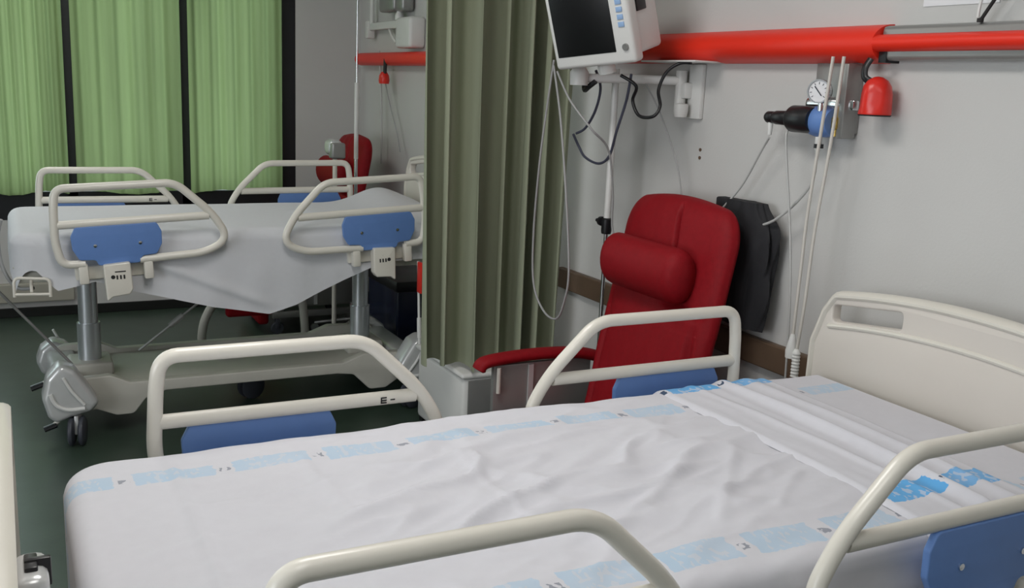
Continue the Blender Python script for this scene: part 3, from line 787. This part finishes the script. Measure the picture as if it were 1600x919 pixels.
# ---------------------------------------------------------------- wall rails
def rail_near():
    t = thing('wall_rail', 'long red service rail on the wall above the near bed', 'rail', (0, WY, 1.68))
    bm = B(); N = 16; x0, x1 = -3.42, -2.03
    # fat red sleeve: half-rounded section
    def sect(h, d, n=14): return [(-d * math.cos(a), h * math.sin(a)) for a in [-PI / 2 + PI * k / n for k in range(n + 1)]]
    def ext(bm, x0, x1, S, off=0.0):
        A = [bm.verts.new((x0, y - off, z)) for y, z in S] ; Bq = [bm.verts.new((x1, y - off, z)) for y, z in S]
        n = len(S)
        for k in range(n): bm.faces.new((A[k], A[(k + 1) % n], Bq[(k + 1) % n], Bq[k]))
        bm.faces.new(A[::-1]); bm.faces.new(Bq)
    S = sect(0.053, 0.080); S = [(0, -0.053)] + S + [(0, 0.053)]
    ext(bm, x0, x1, S); obj('red_sleeve', bm, 'red', t)
    bm = B(); box(bm, (x1 + 0.002, -0.05, -0.046), (0.6, 0, 0.046), 0.012, 3); obj('grey_backing', bm, 'grey', t)
    bm = B(); S2 = sect(0.023, 0.035); S2 = [(0, -0.023)] + S2 + [(0, 0.023)]; ext(bm, x1, 0.6, S2, 0.048); obj('red_strip', bm, 'red', t)
    bm = B(); box(bm, (x1 + 0.004, -0.052, -0.052), (x1 + 0.03, 0, -0.02)); obj('end_clip', bm, 'black', t)
    return t
rail_near()
t = thing('wall_rail', 'red service rail with a rounded end on the wall above the far bed', 'rail', (0, WY, 1.650))
bm = B(); L = [(-6.43, 0.030)] + [(-6.43 + 0.05 * math.sin(a), 0.045) for a in (1.57,)] + [(-3.9, 0.045)]
prof = [(0.0, -6.52), (0.018, -6.515), (0.030, -6.50), (0.037, -6.48), (0.040, -6.45), (0.040, -3.9), (0, -3.9)]
lathe(bm, [(r, h) for r, h in prof], (0, -0.05, 0), 'x', 24); obj('red_tube', bm, 'red', t)
bm = B()
for xx in (-6.2, -5.0, -4.1): box(bm, (xx - 0.02, -0.05, -0.02), (xx + 0.02, 0, 0.02))
obj('rail_bracket', bm, 'grey', t)

# ---------------------------------------------------------------- patient monitor and arm
mon = thing('patient_monitor', 'white patient monitor with a black screen tilted beside the olive curtain', 'monitor', (-3.06, 1.80, 1.585))
nA = math.radians(-66)       # facing direction
n = Vector((math.cos(nA), math.sin(nA), 0)); s_ = Vector((-n.y, n.x, 0))      # s_ = right when looking at the screen from behind... 
R = Matrix((( -(-s_.x), n.x * -1, 0), (-(-s_.y), n.y * -1, 0), (0, 0, 1)))
# local axes: X = along the screen to the viewer's right, -Y = facing direction, Z = up
Xa = s_; Ya = -n; Rm = Matrix(((Xa.x, Ya.x, 0), (Xa.y, Ya.y, 0), (0, 0, 1))).to_4x4()
Rm = Rm @ Matrix.Rotation(math.radians(15), 4, 'X') @ Matrix.Rotation(math.radians(-6), 4, 'Y')
mon.matrix_world = Matrix.Translation((-2.925, 1.80, 1.598)) @ Rm
MW, MH, MD = 0.33, 0.32, 0.19
bm = B(); box(bm, (-MW / 2 + 0.012, 0.045, 0.02), (MW / 2 - 0.012, MD, MH - 0.02), 0.015, 3); obj('monitor_body', bm, 'white', mon)
bm = B(); box(bm, (-MW / 2, -0.005, 0), (MW / 2, 0.05, MH), 0.014, 4); mf = obj('monitor_bezel', bm, 'white', mon)
obj('monitor_screen', box(B(), (-MW / 2 + 0.020, -0.0075, 0.042), (MW / 2 - 0.070, -0.004, MH - 0.022), 0.002), 'screen', mon)
bm = B(); lathe(bm, [(0, -0.006), (0.011, -0.006), (0.012, 0.002), (0, 0.002)], (MW / 2 - 0.030, -0.006, 0.055), 'y', 18); obj('monitor_dial', bm, 'grey', mon)
for k in range(7):
    obj('monitor_key', box(B(), (MW / 2 - 0.045, -0.0085, 0.120 + k * 0.024), (MW / 2 - 0.022, -0.005, 0.136 + k * 0.024), 0.001), 'paleblue', mon)
bm = B(); box(bm, (MW / 2 - 0.016, 0.060, 0.155), (MW / 2 - 0.006, 0.115, 0.26), 0.003); obj('side_port', bm, 'black', mon)
bm = B(); tube(bm, [(0.0, 0.06, 0.02), (0.0, 0.06, -0.035)], 0.03, 14); obj('monitor_swivel', bm, 'white', mon)

ar = thing('monitor_arm', 'white jointed wall arm and plate that carries the monitor over the chair', 'bracket', (-2.90, WY, 0))
obj('wall_plate', box(B(), (-0.015, -0.020, 1.435), (0.06, 0.0, 1.625), 0.006), 'white', ar)
bm = B(); tube(bm, [(-0.03, -0.04, 1.48), (-0.03, -0.04, 1.60)], 0.020, 14); box(bm, (-0.05, -0.05, 1.505), (0.01, -0.01, 1.56), 0.006)
tube(bm, fillet([(-0.03, -0.05, 1.565), (-0.14, -0.20, 1.565), (-0.20, -0.34, 1.560)], 0.03, 4), 0.016, 12, flat=(0.8, 1.0), ref=(1, 0, 0)); obj('arm', bm, 'white', ar)
bm = B(); lathe(bm, [(0.0, 1.44), (0.022, 1.44), (0.026, 1.46), (0.026, 1.485), (0, 1.49)], (0.0, -0.055, 0), 'z', 16)
obj('arm_joint', bm, 'white', ar); bm = B(); lathe(bm, [(0.0, 1.535), (0.032, 1.535), (0.034, 1.58), (0.02, 1.60), (0, 1.60)], (-0.20, -0.36, 0), 'z', 16); obj('arm_joint', bm, 'white', ar)
obj('shelf_plate', box(B(), (-0.16, -0.13, 1.627), (0.16, 0.0, 1.633), 0.002), 'white', ar)
bm = B(); tube(bm, smooth_path([(-0.26, -0.30, 1.55), (-0.24, -0.31, 1.52), (-0.20, -0.32, 1.53), (-0.17, -0.31, 1.55)], 5), 0.010, 8); obj('arm_clamp', bm, 'black', ar)

def cable(name, label, pts, r, m, cat='cable', loc=(0, 0, 0), sm=True, grp=None):
    bm = B(); tube(bm, smooth_path(pts, 10) if sm else pts, r, 8)
    o = obj(name, bm, m, None, 60); tag(o, label, cat, grp); return o
cable('power_cable', 'black power cable looping from the wall shelf under the monitor', [(-2.80, 2.10, 1.625), (-2.84, 2.08, 1.622), (-2.87, 2.05, 1.59), (-2.88, 2.03, 1.53), (-2.85, 2.02, 1.475), (-2.86, 2.0, 1.44), (-2.93, 1.99, 1.44), (-2.96, 1.98, 1.49), (-2.93, 1.97, 1.54), (-2.97, 1.93, 1.575)], 0.006, 'black')
cable('signal_cable', 'dark slate cable hanging in a wide loop left of the white pole', [(-2.95, 1.96, 1.58), (-2.985, 1.97, 1.49), (-3.05, 1.98, 1.38), (-3.12, 2.0, 1.285), (-3.19, 2.0, 1.25), (-3.29, 2.0, 1.265), (-3.34, 2.0, 1.30), (-3.34, 1.97, 1.35)], 0.005, 'bluecable')
cable('signal_cable', 'slate blue cable running from the monitor down beside the curtain edge', [(-3.12, 1.92, 1.59), (-3.13, 1.95, 1.53), (-3.17, 1.96, 1.45), (-3.25, 1.97, 1.38), (-3.30, 1.96, 1.355)], 0.005, 'bluecable')
cable('sensor_lead', 'long pale sensor lead hanging in a deep loop in front of the olive curtain', [(-3.20, 1.79, 1.62), (-3.235, 1.79, 1.45), (-3.27, 1.79, 1.25), (-3.31, 1.80, 0.98), (-3.29, 1.80, 0.78), (-3.20, 1.80, 0.69), (-3.10, 1.80, 0.683), (-3.05, 1.80, 0.76), (-3.03, 1.80, 0.88), (-3.08, 1.80, 1.15), (-3.15, 1.80, 1.42), (-3.20, 1.79, 1.60)], 0.0042, 'cable')
cable('sensor_lead', 'short pale lead slanting from the monitor corner towards the white pole', [(-3.19, 1.80, 1.58), (-3.12, 1.82, 1.48), (-3.03, 1.86, 1.385), (-3.05, 1.95, 1.31), (-3.08, 2.0, 1.15), (-3.09, 2.02, 1.0), (-3.0, 2.05, 0.93)], 0.004, 'cable')
cable('sensor_lead', 'thin grey lead falling from the monitor arm onto the red chair top', [(-3.0, 2.05, 1.56), (-2.96, 2.10, 1.45), (-2.88, 2.13, 1.28), (-2.83, 2.13, 1.15)], 0.003, 'cable')

# drip pole
dp = thing('drip_stand', 'tall white drip pole with a black clamp standing between curtain and red chair', 'stand', (-3.14, 2.02, 0))
bm = B(); tube(bm, [(0, 0, 1.0), (0, 0, 1.60)], 0.013, 12); obj('upper_tube', bm, 'white', dp)
bm = B(); tube(bm, [(0, 0, 0.06), (0, 0, 1.02)], 0.008, 12); obj('lower_tube', bm, 'chrome', dp)
bm = B(); lathe(bm, [(0.0, 0.99), (0.018, 0.99), (0.02, 1.0), (0.02, 1.045), (0.014, 1.05), (0, 1.05)], (0, 0, 0), 'z', 16); lathe(bm, [(0, 0), (0.007, 0), (0.007, 0.025), (0.018, 0.027), (0.018, 0.04), (0, 0.042)], (-0.055, -0.01, 1.035), 'x', 14); box(bm, (-0.03, -0.016, 1.03), (0, 0.0, 1.042)); obj('clamp', bm, 'black', dp)
bm = B()
for k in range(5):
    a = 2 * PI * k / 5 + 0.3; dx, dy = math.cos(a), math.sin(a); q = 0.15
    tube(bm, [(0, 0, 0.075), (dx * q, dy * q, 0.05)], 0.009, 8); lathe(bm, [(0, -0.01), (0.02, -0.01), (0.022, 0), (0.02, 0.01), (0, 0.01)], (dx * q, dy * q, 0.022), 'x', 12)
obj('stand_base', bm, 'black', dp)

# ---------------------------------------------------------------- oxygen regulator group
rg = thing('oxygen_regulator', 'blue and black oxygen regulator with a round gauge on the wall under the red rail', 'regulator', (-2.23, 2.14, 1.475))
obj('wall_bracket', box(B(), (-0.065, 0.045, -0.045), (0.11, 0.06, 0.155), 0.003), 'grey', rg)
obj('mount_plate', box(B(), (0.088, -0.005, -0.06), (0.112, 0.048, 0.15), 0.004), 'grey', rg)
bm = B(); lathe(bm, [(0.0, -0.05), (0.030, -0.05), (0.042, -0.035), (0.045, -0.02), (0.045, 0.02), (0.038, 0.045), (0.0, 0.045)], (0.03, 0.0, -0.015), 'x', 28); obj('blue_body', bm, 'blue', rg)
bm = B(); lathe(bm, [(0.0, -0.095), (0.034, -0.095), (0.040, -0.085), (0.040, -0.02), (0.036, 0.0), (0, 0.0)], (0.015, -0.02, -0.012), 'x', 28); 
lathe(bm, [(0.0, -0.20), (0.013, -0.20), (0.018, -0.192), (0.018, -0.172), (0.016, -0.167), (0.021, -0.155), (0.022, -0.11), (0.017, -0.10), (0.026, -0.09), (0, -0.09)], (0.015, -0.025, -0.012), 'x', 18); obj('black_knob', bm, 'black', rg)
bm = B(); lathe(bm, [(0, -0.09), (0.020, -0.09), (0.022, -0.08), (0.022, -0.02), (0, -0.02)], (0.03, 0.03, 0.035), 'x', 18); box(bm, (0.02, 0.01, 0.02), (0.13, 0.035, 0.05), 0.006); obj('valve_body', bm, 'chrome', rg)
gd = Matrix.Rotation(math.radians(28), 3, 'Z') @ Matrix.Rotation(math.radians(0), 3, 'X')
gauge_m = Matrix.Rotation(math.radians(-22), 3, 'Z')
bm = B(); lathe(bm, [(0.0, 0.028), (0.031, 0.028), (0.034, 0.022), (0.034, 0.0), (0.030, 0.0), (0.030, 0.005), (0.0, 0.005)], (0.055, -0.055, 0.070), 'y', 30, gauge_m.inverted()); gg = obj('gauge_case', bm, 'chrome', rg)
bm = B(); lathe(bm, [(0.0, 0.004), (0.0295, 0.004), (0.0295, 0.002), (0.0, 0.002)], (0.055, -0.0545, 0.070), 'y', 30, gauge_m.inverted()); obj('gauge_dial', bm, 'paper', gg)
bm = B()
for k in range(9):
    a = math.radians(-40 + 260 * k / 8)
    c_, s2 = math.cos(a), math.sin(a)
    p0 = gauge_m.inverted() @ Vector((c_ * 0.020, 0.001, s2 * 0.020)); p1 = gauge_m.inverted() @ Vector((c_ * 0.026, 0.001, s2 * 0.026))
    tube(bm, [Vector((0.055, -0.0545, 0.070)) + p0, Vector((0.055, -0.0545, 0.070)) + p1], 0.0009, 5)
tube(bm, [Vector((0.055, -0.0545, 0.070)) + gauge_m.inverted() @ Vector((0.010, 0.0, -0.012)), Vector((0.055, -0.0545, 0.070)) + gauge_m.inverted() @ Vector((-0.012, 0.0, 0.014))], 0.0016, 5)
obj('gauge_needle', bm, 'darkblue', gg)
bm = B(); tube(bm, [(0.045, -0.03, 0.05), (0.045, -0.03, 0.015)], 0.008, 10); obj('gauge_stem', bm, 'chrome', rg); bm = B(); tube(bm, [(0.082, 0.0, 0.03), (0.082, 0.0, -0.055)], 0.009, 10); box(bm, (0.070, -0.012, -0.035), (0.094, 0.012, 0.0), 0.004); obj('brass_fitting', bm, 'brass', rg)
bm = B(); lathe(bm, [(0, -0.135), (0.004, -0.13), (0.006, -0.10), (0.010, -0.095), (0.010, -0.06), (0, -0.055)], (0.03, -0.01, 0), 'z', 12); obj('hose_nozzle', bm, 'white', rg); bm = B(); lathe(bm, [(0, -0.068), (0.006, -0.066), (0.009, -0.035), (0.007, -0.022), (0, -0.020)], (-0.165, -0.025, 0.0), 'z', 12); obj('hose_nozzle', bm, 'white', rg)
bm = B(); lathe(bm, [(0, -0.092), (0.014, -0.092), (0.014, -0.080), (0, -0.08)], (0.035, -0.012, 0), 'z', 14); obj('black_ring', bm, 'black', rg)

al = thing('red_dome_holder', 'red dome shaped holder hanging on a black strap below the red rail', 'holder', (-2.01, 2.14, 1.488))
bm = B(); lathe(bm, [(0.0, 0.0), (0.043, 0.0), (0.044, 0.004), (0.043, 0.030), (0.042, 0.055), (0.037, 0.077), (0.027, 0.092), (0.012, 0.101), (0, 0.103)], (0, 0, 0), 'z', 28)
for v in bm.verts:
    if v.co.y < -0.01 and 0.005 < v.co.z < 0.06 and abs(v.co.x) > 0.012 and abs(v.co.x) < 0.036: v.co.y += 0.006
obj('dome', bm, 'redplastic', al)
bm = B(); tube(bm, smooth_path([(-0.035, 0.0, 0.150), (-0.042, -0.01, 0.125), (-0.038, -0.012, 0.100), (-0.018, -0.01, 0.088)], 5), 0.011, 10, flat=(1, 0.6)); obj('strap', bm, 'black', al)
bm = B(); lathe(bm, [(0, -0.004), (0.042, -0.004), (0.045, 0.0), (0, 0.002)], (0, 0, 0), 'z', 24); obj('dark_rim', bm, 'vent', al)

# tubing and cords on the near wall
cable('oxygen_tube', 'clear tube curving from the black knob down to the red chair', [(-2.395, 2.115, 1.40), (-2.44, 2.13, 1.36), (-2.53, 2.14, 1.24), (-2.60, 2.12, 1.15)], 0.004, 'clear', 'tube')
cable('oxygen_tube', 'clear tube bending from under the blue regulator towards the black bag', [(-2.20, 2.13, 1.345), (-2.21, 2.13, 1.28), (-2.27, 2.13, 1.21), (-2.35, 2.13, 1.15), (-2.42, 2.13, 1.12)], 0.0045, 'clear', 'tube')
cable('pull_cord', 'thin pale cord hanging straight from the regulator to behind the near bed', [(-2.32, 2.12, 1.455), (-2.31, 2.11, 1.43), (-2.30, 2.10, 1.38), (-2.245, 2.10, 1.12), (-2.215, 2.10, 0.90), (-2.20, 2.10, 0.62)], 0.0035, 'clear', 'cord')
for k, (lab, pts, zb, xb) in enumerate((
    ('left one of two cream call cords, with a conical plug, beside the headboard', [(-2.100, 2.055, 1.640), (-2.115, 2.055, 1.45), (-2.135, 2.055, 1.20), (-2.138, 2.055, 1.05), (-2.142, 2.055, 0.84)], 0.0, 0),
    ('right one of two cream call cords, with a ribbed switch, beside the headboard', [(-2.060, 2.055, 1.640), (-2.075, 2.055, 1.40), (-2.10, 2.055, 1.15), (-2.108, 2.055, 0.95), (-2.120, 2.055, 0.80)], 0, 0))):
    e = pts[-1]; t = thing('call_cord', lab, 'cord', (e[0], e[1], e[2]), 0, 'call cords')
    bm = B(); tube(bm, smooth_path([tuple(a - b_ for a, b_ in zip(p, e)) for p in pts], 8), 0.0048, 8); obj('cord', bm, 'offwhite', t, 60)
    bm = B()
    if k == 0: lathe(bm, [(0, -0.075), (0.017, -0.072), (0.018, -0.05), (0.010, -0.012), (0.006, 0.0), (0, 0.002)], (0, 0, 0), 'z', 16)
    else: 
        pr = [(0, -0.085)]
        for q in range(8): pr += [(0.0125, -0.084 + q * 0.010), (0.0105, -0.079 + q * 0.010)]
        lathe(bm, pr + [(0.005, 0.0), (0, 0.002)], (0, 0, 0), 'z', 16)
    obj('switch', bm, 'white', t)
# papers and hook above the rail, wall plugs
nt_ = thing('wall_notice', 'white sheet of paper fixed to the wall above the grey end of the rail', 'notice', (-1.94, WY - 0.003, 1.775))
obj('page', box(B(), (0, 0, 0), (0.23, 0.002, 0.30)), 'paper', nt_, 0)
obj('page', box(B(), (0.235, 0, 0.005), (0.50, 0.002, 0.30)), 'paper', nt_, 0)
hk = thing('cable_hook', 'dark slanted hook and white tie rising from the grey rail at the right', 'hook', (-1.72, 2.15, 1.728))
bm = B(); tube(bm, [(0, 0, 0.0), (0.06, 0.0, 0.09), (0.10, 0, 0.16)], 0.0045, 8); lathe(bm, [(0, -0.003), (0.008, -0.003), (0.008, 0.006), (0, 0.008)], (0, 0, 0), 'z', 12); obj('hook_rod', bm, 'vent', hk)
bm = B(); tube(bm, smooth_path([(-0.003, -0.006, 0.008), (-0.001, -0.006, 0.04), (0.012, -0.006, 0.10)], 5), 0.004, 8); obj('tie', bm, 'white', hk)
bm = B()
lathe(bm, [(0, -0.002), (0.006, -0.002), (0.006, 0.002), (0, 0.002)], (0, 0, 0), 'y', 12); lathe(bm, [(0, -0.002), (0.006, -0.002), (0.006, 0.002), (0, 0.002)], (0, 0, -0.028), 'y', 12)
o = obj('wall_plug', bm, 'wood'); o.location = (-2.84, WY - 0.001, 1.33); tag(o, 'pair of small reddish screw plugs in the wall above the red chair', 'plug')

# ---------------------------------------------------------------- equipment above the far bed
fb = thing('wall_bracket_arm', 'white jointed wall arm and housing above the red rail of the far bed', 'bracket', (-5.75, WY, 1.80))
bm = B(); box(bm, (-0.58, -0.07, -0.02), (-0.52, -0.02, 0.09), 0.01); box(bm, (-0.52, -0.06, 0.03), (0.06, -0.025, 0.075), 0.006); obj('arm', bm, 'white', fb)
bm = B(); box(bm, (0.06, -0.10, -0.09), (0.30, 0.0, 0.085), 0.02, 3); obj('housing', bm, 'white', fb)
bm = B(); lathe(bm, [(0, 0.075), (0.028, 0.075), (0.028, 0.10), (0.018, 0.12), (0.018, 0.17), (0, 0.17)], (0.0, -0.05, 0), 'z', 14); obj('swivel', bm, 'white', fb)
bm = B(); box(bm, (-0.24, -0.10, 0.125), (0.02, -0.01, 0.30), 0.02, 3); box(bm, (0.03, -0.09, 0.12), (0.14, -0.01, 0.30), 0.02, 3); obj('dark_box', bm, 'grey', fb)
bm = B(); tube(bm, [(-0.50, -0.05, 0.06), (-0.50, -0.05, 0.22)], 0.014, 10); tube(bm, smooth_path([(-0.20, -0.045, 0.04), (-0.17, -0.04, 0.0), (-0.15, -0.03, -0.03), (-0.13, -0.02, -0.05)], 4), 0.008, 8); obj('stem', bm, 'white', fb)
# red bell holder far
t = thing('red_dome_holder', 'small red holder on a dark strap below the red rail of the far bed', 'holder', (-5.92, 2.12, 1.50))
bm = B(); lathe(bm, [(0, 0), (0.030, 0), (0.034, 0.02), (0.030, 0.05), (0.018, 0.07), (0, 0.075)], (0, 0, 0), 'z', 20); obj('dome', bm, 'redplastic', t)
bm = B(); tube(bm, [(0.012, 0, 0.06), (0.02, 0, 0.15)], 0.012, 8); obj('strap', bm, 'black', t)
# infusion pole far
t = thing('drip_stand', 'white drip pole rising beside the far bed in front of the wall corner', 'stand', (-5.66, 1.86, 0))
bm = B(); tube(bm, [(0, 0, 1.06), (0, 0, 1.50)], 0.013, 12); obj('upper_tube', bm, 'white', t)
bm = B(); tube(bm, [(0, 0, 1.50), (0, 0, 2.05)], 0.006, 12); tube(bm, [(0, 0, 0.05), (0, 0, 1.06)], 0.011, 12)
tube(bm, [(0, 0, 2.05), (0.08, 0, 2.05), (0.09, 0, 2.08)], 0.005, 8); tube(bm, [(0, 0, 2.05), (-0.08, 0, 2.05), (-0.09, 0, 2.08)], 0.005, 8); obj('lower_tube', bm, 'chrome', t)
bm = B()
for k in range(5):
    a = 2 * PI * k / 5 + 0.5; dx, dy = math.cos(a) * 0.24, math.sin(a) * 0.24
    tube(bm, [(0, 0, 0.09), (dx, dy, 0.055)], 0.010, 8); lathe(bm, [(0, -0.01), (0.024, -0.01), (0.026, 0), (0.024, 0.01), (0, 0.01)], (dx, dy, 0.026), 'x', 12)
obj('stand_base', bm, 'grey', t)
cable('hanging_cord', 'thin pale cord hanging on the wall left of the far red holder', [(-6.10, 2.15, 1.70), (-6.05, 2.15, 1.4), (-6.03, 2.15, 1.0)], 0.006, 'clear', 'cord')
cable('hanging_cord', 'dark cord slanting down the wall from the far red holder', [(-5.92, 2.13, 1.50), (-5.85, 2.14, 1.36), (-5.75, 2.15, 1.20), (-5.70, 2.15, 1.10)], 0.004, 'cable', 'cord')
# pale device hooked on the far red chair
t = thing('pump_unit', 'pale rounded device mounted in front of the far red chair top', 'device', (-5.52, 1.68, 1.135))
bm = B(); box(bm, (-0.065, -0.04, -0.045), (0.065, 0.04, 0.045), 0.03, 4); obj('casing', bm, 'silver', t)
bm = B(); box(bm, (0.015, -0.035, -0.06), (0.09, 0.045, 0.03), 0.012, 3); obj('clamp_block', bm, 'grey', t)
bm = B(); tube(bm, [(0.03, 0, -0.05), (0.03, 0, -1.07)], 0.013, 10); 
for a in (0.3, 2.4, 4.5): tube(bm, [(0.03, 0, -1.07), (0.03 + 0.2 * math.cos(a), 0.2 * math.sin(a), -1.12)], 0.012, 8)
obj('support_post', bm, 'cream', t)
# curved tube frame under the far bed
t = thing('walking_frame', 'bent grey tube frame on the floor behind the far bed', 'frame', (-5.45, 1.05, 0))
bm = B(); tube(bm, smooth_path([(0.0, -0.12, 0.015), (0.0, -0.13, 0.10), (0.0, -0.10, 0.22), (0.0, 0.0, 0.36), (0.0, 0.12, 0.42), (0, 0.30, 0.42)], 6), 0.024, 12); tube(bm, smooth_path([(0, 0.30, 0.42), (0, 0.42, 0.30), (0, 0.45, 0.015)], 6), 0.024, 12); obj('tube_frame', bm, 'frame', t)
bm = B(); box(bm, (-0.03, 0.0, 0.20), (0.03, 0.26, 0.34), 0.02, 3); obj('red_pad', bm, 'leather', t)
bm = B()
for yy in (-0.12, 0.45): lathe(bm, [(0, 0), (0.03, 0), (0.03, 0.03), (0, 0.03)], (0, yy, 0), 'z', 14)
obj('foot_cap', bm, 'black', t)
t = thing('storage_box', 'dark storage box on the floor against the wall behind the far bed', 'box', (-4.95, 2.0, 0))
bm = B(); box(bm, (-0.46, -0.14, 0), (0.02, 0.14, 0.44), 0.015, 3); obj('box_body', bm, 'darkblue', t)
bm = B(); box(bm, (-0.47, -0.15, 0.40), (0.03, 0.15, 0.46), 0.01, 2); obj('lid', bm, 'black', t)
# control cable at the foot of the far bed
cable('control_cable', 'grey control cable curling down at the foot of the far bed', [(-4.28, -0.02, 0.93), (-4.30, -0.035, 0.86), (-4.30, -0.03, 0.76), (-4.29, -0.005, 0.69), (-4.28, 0.03, 0.655), (-4.25, 0.08, 0.66)], 0.007, 'cable')
